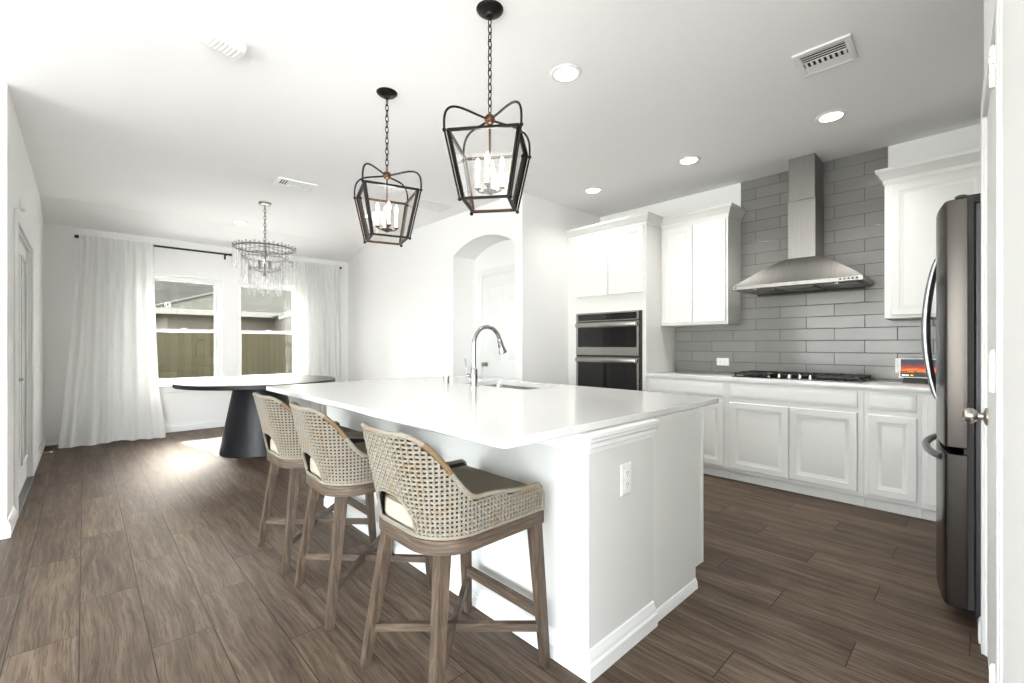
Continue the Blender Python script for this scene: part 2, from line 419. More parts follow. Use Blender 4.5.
# ---------------------------------------------------------------- the room
CE = 2.825
XW, YB, XL, XA, YP = 4.77, 7.73, -.345, 3.37, 3.38
b = MB(); b.box(-4.65, 4.95, -3.65, 7.9, -.12, 0); struct(b.build('floor', 'floor'))
b = MB()
b.box(-4.65, 4.95, -3.65, 7.06, CE, CE + .12)
b.add([(x, y, z) for x in (-.5, 3.72) for y, z in ((7.06, CE), (7.9, 2.606), (7.9, CE + .12), (7.06, CE + .12))],
      [(0, 1, 2, 3), (7, 6, 5, 4), (0, 4, 5, 1), (1, 5, 6, 2), (2, 6, 7, 3), (3, 7, 4, 0)])
b.box(-.5, 3.72, 7.9, 8.32, 2.62, 2.75)
struct(b.build('ceiling', 'ceiling'), 'white ceiling that slopes down above the dining windows')
def wall_x(b, x0, x1, y0, y1, z1, holes):
    """wall slab thin in x, holes=(ya,yb,za,zb) sorted in y"""
    y = y0
    for ya, yb, za, zb in holes:
        b.box(x0, x1, y, ya, 0, z1); b.box(x0, x1, ya, yb, zb, z1)
        if za > 0: b.box(x0, x1, ya, yb, 0, za)
        y = yb
    b.box(x0, x1, y, y1, 0, z1)
def wall_y(b, y0, y1, x0, x1, z1, holes):
    x = x0
    for xa, xb, za, zb in holes:
        b.box(x, xa, y0, y1, 0, z1); b.box(xa, xb, y0, y1, zb, z1)
        if za > 0: b.box(xa, xb, y0, y1, 0, za)
        x = xb
    b.box(x, x1, y0, y1, 0, z1)
W1, W2 = (.58, 1.475), (1.667, 2.562)
WZ0, WZ1 = .635, 2.165
b = MB(); wall_y(b, YB, 7.9, -.5, 3.72, 2.72, [(*W1, WZ0, WZ1), (*W2, WZ0, WZ1)]); struct(b.build('wall_back', 'wall'))
DL0, DL1, DLZ = 4.64, 5.93, 2.06
b = MB(); wall_x(b, -.5, XL, 4.2, YB, CE, [(DL0, DL1, 0, DLZ)]); struct(b.build('wall_left', 'wall'))
b = MB(); b.box(-4.65, -.5, 4.2, 4.36, 0, CE); struct(b.build('wall_return', 'wall'))
LWIN = [(-2.6, .2, .2, 2.4), (.7, 3.5, .2, 2.4)]
b = MB(); wall_x(b, -4.65, -4.5, -3.65, 4.36, CE, LWIN); struct(b.build('wall_living', 'wall'))
b = MB(); wall_y(b, -3.65, -3.5, -4.65, .6, CE, [(-3.5, -.5, .2, 2.4)]); struct(b.build('wall_front', 'wall'))
# arched passage wall
AY0, AY1, ASP, AAP = 3.49, 4.616, 2.315, 2.475
c0, hw, rise = (AY0 + AY1) / 2, (AY1 - AY0) / 2, AAP - ASP
rad = (hw * hw + rise * rise) / (2 * rise)
arc = []
for k in range(25):
    yy = AY0 + (AY1 - AY0) * k / 24
    arc.append((yy, AAP - rad + math.sqrt(rad * rad - (yy - c0) ** 2)))
poly = [(YP, 0), (AY0, 0)] + arc + [(AY1, 0), (YB, 0), (YB, 2.66), (7.05, CE), (YP, CE)]
T = Matrix(((0, 0, 1, 0), (1, 0, 0, 0), (0, 1, 0, 0), (0, 0, 0, 1)))
b = MB(); b.prism(poly, XA, XA + .35, T); struct(b.build('wall_arch', 'wall', smooth=20), 'white wall with an arched passage')
b = MB(); b.box(XA + .35, XA + .5, YP + .15, YB, 0, CE); struct(b.build('wall_passage', 'wall'))
b = MB(); b.box(XA + .35, 4.92, YP, YP + .15, 0, CE); struct(b.build('wall_pantry', 'wall'))
b = MB(); b.box(XW, 4.92, -.9, YP, 0, CE); struct(b.build('wall_kitchen', 'wall'))
b = MB(); b.box(2.52, XW, -.9, -.76, 0, CE); struct(b.build('wall_alcove', 'wall'))
# closet wall close beside the camera (very slightly out of square)
SK = .031
def ky(x): return -.080 + SK * x
T2 = Matrix(((1, 0, 0, 0), (SK, 1, 0, -.080), (0, 0, 1, 0), (0, 0, 0, 1)))   # sheared wall coordinates: y measured from the wall face
CD0, CD1, CDZ = 1.68, 2.52, 2.08
b = MB()
for args in ((.45, CD0, -.12, 0, 0, CE), (CD0, CD1, -.12, 0, CDZ, CE), (CD1, 2.65, -.12, 0, 0, CE)): b.box(*args, T=T2)
b.box(2.53, 2.65, -.76, -.118 + ky(2.6), 0, CE)
struct(b.build('wall_closet', 'wall'))
b = MB(); b.box(.45, .6, -3.5, -.19, 0, CE); struct(b.build('wall_hall', 'wall'))

# baseboards
BP = [(0, 0), (.016, 0), (.016, .07), (.012, .085), (.008, .09), (.006, .102), (0, .105)]
def baseboard(name, path, side=1):
    b = MB(); b.sweep(path, BP, side); struct(b.build(name, 'trim'))
baseboard('baseboard_left', [(-2.5, 4.2), (XL, 4.2), (XL, DL0 - .09)], 1)
baseboard('baseboard_left_far', [(XL, DL1 + .09), (XL, YB)], 1)
baseboard('baseboard_back', [(XL, YB), (XA, YB)], 1)
baseboard('baseboard_arch', [(XA, YB), (XA, AY1)], 1)
baseboard('baseboard_pantry', [(XA, AY0), (XA, YP), (4.12, YP)], 1)
b = MB(); b.sweep([(CD1 + .088, 0), (2.65, 0), (2.65, -.5)], BP, -1)
b.v = [tuple(T2 @ Vector(p)) for p in b.v]; struct(b.build('baseboard_closet', 'trim'))

# dining windows
def window(name, xa, xb, label):
    r_ = sempty(name, ((xa + xb) / 2, YB + .09, WZ0), label)
    f = MB(); y0, y1 = YB + .075, YB + .145
    def ring(b, x0, x1, z0, z1, t, ya, yb):
        b.box(x0, x0 + t, ya, yb, z0, z1, .004); b.box(x1 - t, x1, ya, yb, z0, z1, .004)
        b.box(x0 + t, x1 - t, ya, yb, z0, z0 + t, .004); b.box(x0 + t, x1 - t, ya, yb, z1 - t, z1, .004)
    ring(f, xa, xb, WZ0 + .02, WZ1, .045, y0, y1)
    f.build('window_frame', 'trim', r_)
    mid = 1.40
    s1 = MB(); ring(s1, xa + .045, xb - .045, mid - .02, WZ1 - .045, .03, y0 + .03, y1 - .01); up = s1.build('sash', 'trim', r_)
    s2 = MB(); ring(s2, xa + .045, xb - .045, WZ0 + .065, mid + .025, .034, y0 + .005, y0 + .035); lo = s2.build('sash', 'trim', r_)
    g = MB(); g.box(xa + .07, xb - .07, y0 + .045, y0 + .049, mid, WZ1 - .07); g.build('pane', 'glass', up)
    g = MB(); g.box(xa + .07, xb - .07, y0 + .018, y0 + .022, WZ0 + .09, mid); g.build('pane', 'glass', lo)
    k = MB(); k.box((xa + xb) / 2 - .03, (xa + xb) / 2 + .03, y0 - .012, y0 + .006, mid + .022, mid + .037, .004); k.build('sash_lock', 'plastic', lo)
window('window_1', *W1, 'white single-hung dining window half covered by the flared curtain')
window('window_2', *W2, 'white single-hung dining window behind the crystal chandelier')
b = MB(); b.box(.5, 2.65, YB - .05, YB + .075, WZ0 - .02, WZ0 + .018, .006, 2); b.box(.53, 2.62, YB - .018, YB, WZ0 - .095, WZ0 - .02, .004)
struct(b.build('trim_1', 'trim'), 'white window sill and apron under the dining windows')
for i, (ya, yb, za, zb) in enumerate(LWIN):
    r_ = sempty('window_%d' % (3 + i), (-4.57, (ya + yb) / 2, za)); b = MB()
    for y in (ya, (ya + yb) / 2 - .02, yb - .05): b.box(-4.6, -4.54, y, y + .05, za, zb)
    for z in (za, zb - .05): b.box(-4.6, -4.54, ya, yb, z, z + .05)
    b.build('window_frame', 'trim', r_); b = MB(); b.box(-4.58, -4.575, ya, yb, za, zb); b.build('pane', 'glass', r_)
r_ = sempty('window_5', (-2, -3.57, .2)); b = MB()
for x in (-3.5, -2.02, -.55): b.box(x, x + .05, -3.6, -3.54, .2, 2.4)
for z in (.2, 2.35): b.box(-3.5, -.5, -3.6, -3.54, z, z + .05)
b.build('window_frame', 'trim', r_); b = MB(); b.box(-3.5, -.5, -3.58, -3.575, .2, 2.4); b.build('pane', 'glass', r_)

# french doors on the left wall
r_ = sempty('door_1', (XL, (DL0 + DL1) / 2, 0), 'white double french doors with long frosted lites')
b = MB(); cw = .075; cs = .018
b.box(XL, XL + cs, DL0 - cw, DL0, 0, DLZ + cw, .004); b.box(XL, XL + cs, DL1, DL1 + cw, 0, DLZ + cw, .004); b.box(XL, XL + cs, DL0, DL1, DLZ, DLZ + cw, .004)
b.box(XL - .1, XL, DL0, DL0 + .02, 0, DLZ); b.box(XL - .1, XL, DL1 - .02, DL1, 0, DLZ); b.box(XL - .1, XL, DL0 + .02, DL1 - .02, DLZ - .02, DLZ)
b.build('door_casing', 'trim', r_)
mid = (DL0 + DL1) / 2
for ya, yb, act in ((DL0 + .022, mid - .002, True), (mid + .002, DL1 - .022, False)):
    b = MB(); xs0, xs1 = XL - .065, XL - .022; st_ = .1
    b.box(xs0, xs1, ya, ya + st_, .01, DLZ - .022, .003); b.box(xs0, xs1, yb - st_, yb, .01, DLZ - .022, .003)
    b.box(xs0, xs1, ya + st_, yb - st_, .01, .22, .003); b.box(xs0, xs1, ya + st_, yb - st_, DLZ - .13, DLZ - .022, .003)
    for yy in (ya + st_, yb - st_ - .02): b.box(xs1, xs1 + .012, yy, yy + .02, .22, DLZ - .13, .004)
    for zz in (.22, DLZ - .15): b.box(xs1, xs1 + .012, ya + st_, yb - st_, zz, zz + .02, .004)
    lf = b.build('door_leaf', 'trim', r_)
    g = MB(); g.box(xs0 + .012, xs1 - .006, ya + st_, yb - st_, .22, DLZ - .13); g.build('frosted_lite', 'blind', lf)
    if act:
        h = MB(); yy = ya + .05
        h.lathe([(.03, 0), (.03, .006), (.012, .01), (.010, .05), (0, .052)], 16, Matrix.Translation((xs1, yy, .955)) @ Matrix.Rotation(R(90), 4, 'Y'))
        h.tube([(xs1 + .05, yy, .955), (xs1 + .052, yy + .03, .957), (xs1 + .05, yy + .11, .952)], [.009, .009, .006], 8); h.build('lever_handle', 'nickel', lf)
        h = MB(); h.lathe([(.028, 0), (.028, .012), (.02, .018), (0, .018)], 16, Matrix.Translation((xs1, yy, 1.115)) @ Matrix.Rotation(R(90), 4, 'Y'))
        h.box(xs1 + .018, xs1 + .03, yy - .004, yy + .004, 1.10, 1.13, .002); h.build('deadbolt', 'nickel', lf)
b = MB(); b.box(XL - .12, XL + .02, DL0, DL1, 0, .018, .004); b.build('threshold', 'dark_steel', r_)

# six panel door in the passage
r_ = sempty('door_2', (3.72, 4.02, 0), 'white six panel door seen through the arch')
D2a, D2b, D2z = 3.60, 4.447, 2.075
b = MB(); x1 = 3.72
CP = [(0, 0), (.0, .07), (.012, .07), (.018, .055), (.018, .02), (.01, .0)]
b.box(x1 - .02, x1, D2b, D2b + .085, 0, D2z + .085, .005, 2); b.box(x1 - .02, x1, D2a - .085, D2a, 0, D2z + .085, .005, 2); b.box(x1 - .02, x1, D2a, D2b, D2z, D2z + .085, .005, 2)
b.build('door_casing', 'trim', r_)
b = MB(); b.box(x1 - .006, x1, D2a, D2b, .01, D2z)
for ya, yb in ((D2a + .1, (D2a + D2b) / 2 - .045), ((D2a + D2b) / 2 + .045, D2b - .1)):
    for za, zb in ((.2, .82), (1.0, 1.62), (1.72, 1.95)):
        b.panel((x1 - .006, ya, za), (0, 1, 0), (0, 0, 1), (-1, 0, 0), yb - ya, zb - za, [(0, 0), (0, .006), (.012, .001), (.022, .001), (.04, .007)])
lf = b.build('door_leaf', 'trim', r_)
h = MB(); TT = Matrix.Translation((x1 - .006, D2b - .075, .955)) @ Matrix.Rotation(R(-90), 4, 'Y')
h.lathe([(.032, 0), (.032, .006), (.012, .012), (.012, .035), (.022, .04), (.029, .052), (.027, .066), (.012, .073), (0, .074)], 18, TT); h.build('knob', 'nickel', lf)

# closet door beside the camera: knob and hinges stand proud of the jamb
r_ = sempty('door_3', ((CD0 + CD1) / 2, ky(2.1), 0), 'white closet door seen edge-on beside the refrigerator')
b = MB()
for xa, xb, za, zb in ((CD0 - .085, CD0 - .004, 0, CDZ + .085), (CD1 + .004, CD1 + .085, 0, CDZ + .085), (CD0 - .004, CD1 + .004, CDZ, CDZ + .085)):
    b.box(xa, xb, 0, .006, za, zb, .002, T=T2); b.box(xa + .012 if xa < CD0 - .05 else xa + .002, xb - .012 if xb > CD1 + .05 else xb - .002, .005, .010, za, zb - .01, .002, T=T2)
b.build('door_casing', 'trim', r_)
b = MB(); b.box(CD0 + .002, CD1 - .002, -.044, -.005, .01, CDZ - .004, .002, T=T2)
for xa, xb in ((CD0 + .1, (CD0 + CD1) / 2 - .045), ((CD0 + CD1) / 2 + .045, CD1 - .1)):
    for za, zb in ((.2, .82), (1.0, 1.62), (1.72, 1.95)):
        p = MB(); p.panel((xb, -.005, za), (-1, 0, 0), (0, 0, 1), (0, 1, 0), xb - xa, zb - za, [(0, -.004), (0, .0), (.012, -.003), (.022, -.003), (.04, .001)])
        b.add([tuple(T2 @ Vector(v)) for v in p.v], p.f)
lf = b.build('door_leaf', 'trim', r_)
h = MB(); TT = T2 @ Matrix.Translation((CD1 - .06, -.005, .93)) @ Matrix.Rotation(R(-90), 4, 'X')
h.lathe([(.034, 0), (.034, .004), (.03, .008), (.013, .012), (.012, .026), (.02, .03), (.0285, .040), (.0295, .05), (.024, .062), (.012, .068), (0, .069)], 22, TT); h.build('knob', 'nickel', lf)
for z in (.33, 1.13, 1.905):
    h = MB()
    for k in range(5):
        h.lathe([(.0075, 0), (.0075, .0185), (.002, .019)], 10, T2 @ Matrix.Translation((CD0 - .002, .013, z - .05 + k * .02)))
    h.sphere(tuple(T2 @ Vector((CD0 - .002, .013, z + .053))), .006, 8)
    h.box(CD0 - .002, CD0 + .03, -.005, .008, z - .05, z + .05, T=T2); h.build('hinge', 'plastic', lf)

# ---------------------------------------------------------------- kitchen wall: tile, cabinets
b = MB()
b.box(XW - .009, XW, -.6, 2.367, .914, 1.402); b.box(XW - .009, XW, .545, 1.681, 1.402, CE - .001)
tag(b.build('tile_backsplash', 'tile'), 'glossy grey subway tile backsplash rising to the ceiling behind the range hood', 'backsplash')

DOOR_P = [(0, 0), (0, .016), (.004, .02), (.050, .02), (.053, .017), (.060, .016), (.069, .0115), (.075, .0105), (.082, .012)]
DRAW_P = [(0, 0), (0, .012), (.004, .014), (.018, .018), (.024, .02), (.03, .02)]
def front(parent, name, x, ya, yb, za, zb, prof):
    b = MB(); b.panel((x, yb, za), (0, -1, 0), (0, 0, 1), (-1, 0, 0), yb - ya, zb - za, prof); return b.build(name, 'cab', parent)
CROWN = [(0, -.012), (.008, -.012), (.010, .018), (.022, .03), (.03, .055), (.05, .075), (.052, .098), (0, .098)]
def base_cabinet(ya, yb, label, fronts):
    t = thing('base_cabinet', label, 'cabinet', (4.46, (ya + yb) / 2, 0), 0, 'white base cabinets along the tiled wall')
    b = MB(); b.box(4.15, XW - .001, ya + .0005, yb - .0005, .088, .871); b.build('cabinet_body', 'cab', t)
    b = MB(); b.box(4.20, XW - .001, ya + .0005, yb - .0005, 0, .088); b.box(4.192, 4.2, ya + .0005, yb - .0005, 0, .07, .003); b.build('toe_kick', 'cab', t)
    for kind, a, c, z0, z1 in fronts: front(t, kind, 4.15, a, c, z0, z1, DOOR_P if kind == 'door' else DRAW_P)
    return t
ZD = (.117, .697); ZR = (.733, .857)
base_cabinet(1.582, 2.366, 'white base cabinet beside the wall ovens, partly hidden by the island', [('drawer', 1.606, 2.335, *ZR), ('door', 1.606, 1.965, *ZD), ('door', 1.975, 2.335, *ZD)])
base_cabinet(.613, 1.582, 'wide white base cabinet with two doors under the gas cooktop', [('drawer_front', .648, 1.557, *ZR), ('door', .648, 1.086, *ZD), ('door', 1.094, 1.557, *ZD)])
base_cabinet(.296, .613, 'narrow white base cabinet with one drawer over one door', [('drawer', .322, .581, *ZR), ('door', .319, .585, *ZD)])
base_cabinet(-.745, .296, 'white corner base cabinet with a full height door, half behind the refrigerator', [('door', -.05, .268, .117, .857)])
b = MB(); b.box(4.125, XW - .0095, -.75, 2.3665, .873, .914, .004, 2)
tag(b.build('kitchen_countertop', 'quartz'), 'white quartz countertop along the grey tiled wall', 'countertop')

def upper_cabinet(ya, yb, label, doors, crown_path):
    t = thing('upper_cabinet', label, 'cabinet', (4.6, (ya + yb) / 2, 1.402), 0, 'white upper cabinets with crown')
    b = MB(); b.box(4.44, XW - .011, ya, yb, 1.404, 2.44); b.box(4.435, XW - .011, ya - .0, yb, 1.402, 1.412); b.build('cabinet_body', 'cab', t)
    for a, c in doors: front(t, 'door', 4.44, a, c, 1.425, 2.405, DOOR_P)
    b = MB(); b.sweep(crown_path, [(o_, z_ + 2.438) for o_, z_ in CROWN], -1); b.build('crown_molding', 'cab', t)
    return t
upper_cabinet(1.683, 2.366, 'white two door upper cabinet between the wall ovens and the range hood', [(1.70, 2.018), (2.024, 2.345)], [(4.758, 1.683), (4.44, 1.683), (4.44, 2.366)][::1])
upper_cabinet(-.745, .528, 'white upper cabinet above the counter screen, partly hidden by the refrigerator', [(-.02, .49), (-.56, -.03)], [(4.44, -.745), (4.44, .528), (4.758, .528)])

t = thing('oven_cabinet', 'tall white oven cabinet with two doors above the built-in ovens', 'cabinet', (4.45, 2.87, 0))
b = MB()
OY0, OY1, OZ0, OZ1 = 2.418, 3.24, .40, 1.553
x0 = 4.135
b.box(x0, 4.769, 2.367, OY0 - .004, .09, 2.44); b.box(x0, 4.769, OY1 + .004, YP - .001, .09, 2.44)
b.box(x0, 4.769, OY0 - .004, OY1 + .004, OZ1 + .004, 2.44); b.box(x0, 4.769, OY0 - .004, OY1 + .004, .09, OZ0 - .004)
b.box(4.7, 4.769, OY0, OY1, OZ0, OZ1); b.box(4.2, 4.769, 2.367, YP - .001, 0, .09)
b.build('cabinet_body', 'cab', t)
front(t, 'door', x0, 2.395, 2.812, 1.742, 2.42, DOOR_P); front(t, 'door', x0, 2.818, 3.235, 1.742, 2.42, DOOR_P); front(t, 'drawer', x0, 2.395, 3.235, .12, .37, DOOR_P)
b = MB(); b.sweep([(4.386, 2.367), (x0, 2.367), (x0, YP - .001)], [(o_, z_ + 2.438) for o_, z_ in CROWN], -1); b.build('crown_molding', 'cab', t)

# wall ovens
t = thing('double_oven', 'stainless double wall oven with black glass built into the tall cabinet', 'oven', (4.3, (OY0 + OY1) / 2, OZ0))
b = MB(); b.box(4.14, 4.69, OY0, OY1, OZ0, OZ1); b.box(4.118, 4.14, OY0 - .008, OY1 + .008, OZ0, OZ1 + .004, .002); b.build('oven_body', 'slot', t)
def oven_frame(name, za, zb, t1, t2, sd, glass_parent, glassname):
    b = MB(); xa, xb = 4.098, 4.122
    b.box(xa, xb, OY0 + .012, OY0 + .012 + sd, za, zb, .003); b.box(xa, xb, OY1 - sd, OY1, za, zb, .003)
    b.box(xa, xb, OY0 + .012 + sd, OY1 - sd, zb - t1, zb, .003); b.box(xa, xb, OY0 + .012 + sd, OY1 - sd, za, za + t2, .003)
    f = b.build(name, 'steel', glass_parent)
    g = MB(); g.box(4.104, 4.119, OY0 + .012 + sd, OY1 - sd, za + t2, zb - t1, .002); g.build(glassname, 'black_glass', f); return f
cp = oven_frame('control_panel', 1.462, 1.551, .012, .012, .028, t, 'control_glass')
dd = MB(); dd.box(4.1025, 4.105, 2.83, 2.95, 1.49, 1.525); dd.build('display', 'dark_steel', cp)
for za, zb in ((1.088, 1.452), (.41, 1.068)):
    f = oven_frame('oven_door', za, zb, .06, .09, .028, t, 'oven_window')
    h = MB(); h.box(4.055, 4.075, OY0 + .03, OY1 - .02, zb - .055, zb - .008, .008, 2)
    for y in (OY0 + .06, OY1 - .06): h.box(4.07, 4.1, y - .012, y + .012, zb - .042, zb - .02, .003)
    h.build('handle', 'steel', f)

# range hood
t = thing('range_hood', 'stainless chimney range hood on the tiled wall above the cooktop', 'range hood', (4.52, 1.09, 1.69))
HY0, HY1, HX, HB = .632, 1.578, 4.275, XW - .0095
b = MB(); rings = []
for k in range(13):
    f = k / 12; e = 1 - (1 - f) ** 1.75                 # concave flare towards the chimney
    z = 1.732 + .228 * f
    g = 1 - (1 - f) ** 1.12
    ya, yb, xa = HY0 + (.985 - HY0) * g, HY1 + (1.187 - HY1) * g, HX + (4.475 - HX) * (g ** .9)
    zz = 1.732 + .225 * (math.sin(f * math.pi / 2) * .55 + f * .45)
    rings.append([(xa, ya, zz), (HB, ya, zz), (HB, yb, zz), (xa, yb, zz)])
b.loft(rings); b.build('canopy', 'hood', t, smooth=25)
b = MB(); b.box(HX, HB, HY0, HY1, 1.695, 1.733, .004); rim = b.build('canopy_rim', 'hood', t)
for k in range(5):
    h = MB(); h.box(HX - .003, HX + .002, .665 + k * .026, .679 + k * .026, 1.708, 1.722, .002); h.build('button', 'slot', rim)
h = MB(); h.box(HX - .002, HX + .002, 1.545, 1.565, 1.707, 1.72, .001); h.build('badge', 'slot', rim)
b = MB(); b.box(4.47, HB, .982, 1.19, 1.945, 2.45, .003); b.build('chimney', 'hood', t)
b = MB(); b.box(4.475, HB, .987, 1.185, 2.45, CE - .001, .003); b.build('chimney_extension', 'hood', t)
for k in range(3):
    y0 = HY0 + .05 + k * .285
    b = MB(); b.box(HX + .06, HB - .05, y0, y0 + .27, 1.686, 1.6945, .002)
    for j in range(5): b.box(HX + .08 + j * .07, HX + .105 + j * .07, y0 + .015, y0 + .255, 1.683, 1.686)
    b.build('grease_filter', 'filter_mesh', t)
for y in (.8, 1.4):
    b = MB(); b.lathe([(.03, 0), (.03, .008), (.02, .01)], 16, None, (HX + .035, y, 1.684)); b.build('hood_lamp', 'chrome', t)
b = MB(); b.box(HB - .04, HB, HY0 + .06, HY1 - .06, 1.672, 1.694); b.build('rear_strip', 'slot', t)  # dark strip along the rear underside of the hood

# gas cooktop
t = thing('gas_cooktop', 'black five burner gas cooktop with steel knobs set in the counter', 'cooktop', (4.47, 1.10, .914))
b = MB(); b.box(4.235, 4.71, .63, 1.575, .9142, .924, .003); b.build('cooktop_pan', 'black_glass', t)
for ya, yb in ((.645, .945), (.95, 1.255), (1.26, 1.56)):
    g = MB()
    for y in (ya, yb - .014): g.box(4.26 if ya < .9 or ya > 1.2 else 4.36, 4.70, y, y + .014, .936, .954, .002)
    xs = 4.26 if ya < .9 or ya > 1.2 else 4.36
    for x in (xs, (xs + 4.69) / 2, 4.686): g.box(x, x + .014, ya, yb, .936, .954, .002)
    for y in (ya + (yb - ya) * .33, ya + (yb - ya) * .66): g.box(xs, 4.70, y - .005, y + .005, .942, .954, .001)
    for x in (xs + .002, 4.688):
        for y in (ya + .002, yb - .014): g.box(x, x + .012, y, y + .012, .924, .938)
    g.build('grate', 'iron', t)
for x, y, r0 in ((4.36, .79, .035), (4.58, .79, .045), (4.53, 1.10, .055), (4.36, 1.41, .035), (4.58, 1.41, .045)):
    g = MB(); g.lathe([(r0 * 1.25, 0), (r0 * 1.25, .006), (r0, .008), (r0, .014), (r0 * .6, .017), (0, .017)], 20, None, (x, y, .924)); g.build('burner', 'iron', t)
for y in (1.279, 1.204, 1.127, 1.051, .977):
    g = MB(); g.lathe([(.021, 0), (.021, .004), (.017, .006), (.016, .026), (.012, .028), (0, .028)], 18, None, (4.29, y, .924)); g.box(4.272, 4.308, y - .004, y + .004, .95, .958, .002); g.build('knob', 'chrome', t)

# outlets
def plate(name, label, cat, origin, U, Nn, w_, h_, kind, group=None):
    """wall plate centred at origin, U along its width, Nn out of the wall"""
    U, Nn = Vector(U), Vector(Nn); V = Vector((0, 0, 1)); o = Vector(origin)
    t = thing(name, label, cat, origin, 0, group)
    b = MB(); b.panel(o - U * w_ / 2 - V * h_ / 2, U, V, Nn, w_, h_, [(0, 0), (0, .003), (.004, .006), (.01, .006)]); b.build('cover_plate', 'plastic', t)
    def blk(mb, cu, cv, du, dv, n0, n1):
        pts = [o + U * (cu + a * du / 2) + V * (cv + c * dv / 2) + Nn * n for n in (n0, n1) for a, c in ((-1, -1), (1, -1), (1, 1), (-1, 1))]
        mb.add(pts, [(3, 2, 1, 0), (4, 5, 6, 7), (0, 1, 5, 4), (1, 2, 6, 5), (2, 3, 7, 6), (3, 0, 4, 7)])
    if kind in ('outlet', 'outlet_h'):
        for s_ in (-1, 1):
            cu, cv = (0, s_ * h_ * .19) if kind == 'outlet' else (s_ * w_ * .19, 0)
            b = MB(); blk(b, cu, cv, .034, .028, .006, .008); rc = b.build('receptacle', 'plastic', t)
            b = MB()
            for d in (-.007, .007): blk(b, cu + d, cv + .004, .0022, .009, .008, .0083)
            blk(b, cu, cv - .007, .004, .004, .008, .0083); b.build('slots', 'slot', rc)
    elif kind == 'switch':
        b = MB(); blk(b, 0, 0, .032, .066, .006, .009); b.build('rocker', 'plastic', t)
    return t
plate('wall_outlet', 'white horizontal outlet low on the grey tile beside the cooktop', 'outlet', (XW - .009, 1.855, 1.028), (0, -1, 0), (-1, 0, 0), .125, .078, 'outlet_h')
plate('wall_outlet', 'white vertical outlet on the end of the island', 'outlet', (1.562, .985, .668), (1, 0, 0), (0, -1, 0), .074, .122, 'outlet')
plate('light_switch', 'white light switch on the wall beside the french doors', 'switch', (XL, 4.30, 1.165), (0, 1, 0), (1, 0, 0), .075, .12, 'switch')
plate('light_switch', 'white light switch on the bare wall beside the arched passage', 'switch', (XA, 5.03, 1.135), (0, 1, 0), (-1, 0, 0), .075, .12, 'switch')
plate('wall_outlet', 'white outlet behind the small smart screen on the tile', 'outlet', (XW - .009, .462, 1.035), (0, -1, 0), (-1, 0, 0), .074, .12, 'outlet')
b = MB(); b.box(XL, XL + .028, 4.94, 5.05, 2.215, 2.285, .006, 2)
tag(b.build('door_chime', 'plastic'), 'small white box mounted on the wall above the french doors', 'door chime')

# smart display
t = thing('smart_display', 'small white framed smart screen showing a sunset on the counter', 'smart display', (4.56, .33, .914))
def tilt(p): 
    x, y, z = p; return (4.545 + (z - .955) * .18 + x, y, z)
def tbox(b, xa, xb, ya, yb, za, zb):
    vs_ = [tilt((x, y, z)) for z in (za, zb) for y in (ya, yb) for x in (xa, xb)]
    b.add(vs_, [(0, 2, 3, 1), (4, 5, 7, 6), (0, 1, 5, 4), (2, 6, 7, 3), (0, 4, 6, 2), (1, 3, 7, 5)])
b = MB(); tbox(b, 0, .016, .205, .455, .948, 1.10); b.build('frame', 'plastic', t)
b = MB(); tbox(b, -.002, .0, .214, .446, .958, 1.091); sc = b.build('screen', 'screen', t)
b = MB(); tbox(b, -.003, -.0021, .397, .438, .966, .974); b.build('clock_text', 'screen_text', sc)
b = MB(); tbox(b, -.003, -.0021, .372, .387, .966, .974); b.build('weather_icon', 'screen_yellow', sc)
b = MB(); b.loft([[(4.525, .225, .914), (4.63, .225, .914), (4.63, .432, .914), (4.525, .432, .914)], [(4.535, .23, .952), (4.61, .23, .952), (4.61, .427, .952), (4.535, .427, .952)]]); b.build('base', 'slot', t)
b = MB(); b.box(XW - .055, XW - .0175, .452, .482, 1.0, 1.075, .006, 2)
tag(b.build('plug_adapter', 'plastic'), 'white plug adapter in the outlet behind the smart screen', 'plug')

# ---------------------------------------------------------------- refrigerator
t = thing('refrigerator', 'dark stainless french door refrigerator with curved handles at the frame edge', 'refrigerator', (3.16, -.3, 0))
FX0, FX1 = 2.705, 3.615; fxc, fhw = 3.16, .455
def fy(x): return .118 + .05 * (1 - ((x - fxc) / fhw) ** 2)
b = MB(); b.box(FX0 + .012, FX1 - .012, -.70, .03, .035, 1.80, .006); b.build('cabinet_body', 'dark_steel', t)
b = MB(); b.box(FX0 + .03, FX1 - .03, -.6, .02, .0, .035); b.build('base_grille', 'slot', t)
def fdoor(name, xa, xb, za, zb):
    b = MB(); n = 12
    fr = [(xa + (xb - xa) * k / n, fy(xa + (xb - xa) * k / n)) for k in range(n + 1)]
    e = .008
    fr = [(xa, .05), (xa, fr[0][1] - e), (xa + e * .3, fr[0][1] - e * .3), (xa + e, fy(xa + e))] + fr[1:-1] + [(xb - e, fy(xb - e)), (xb - e * .3, fr[-1][1] - e * .3), (xb, fr[-1][1] - e), (xb, .05)]
    def sh(d): 
        cx, cy = (xa + xb) / 2, .09
        return [(x + (d if x < cx else -d), y - (d if y > .08 else 0)) for x, y in fr]
    rings = []
    for z, d in ((za, .006), (za + .006, 0), (zb - .006, 0), (zb, .006)): rings.append([(x, y, z) for x, y in sh(d)])
    b.loft(rings); return b.build(name, 'fridge', t, smooth=40)
d1 = fdoor('door', FX0, 3.158, .757, 1.825); d2 = fdoor('door', 3.162, FX1, .757, 1.825)
fz = fdoor('freezer_drawer', FX0, FX1, .075, .735)
b = MB(); b.box(FX0 + .01, FX1 - .01, .03, .06, .08, 1.815); b.build('door_gasket', 'slot', t)
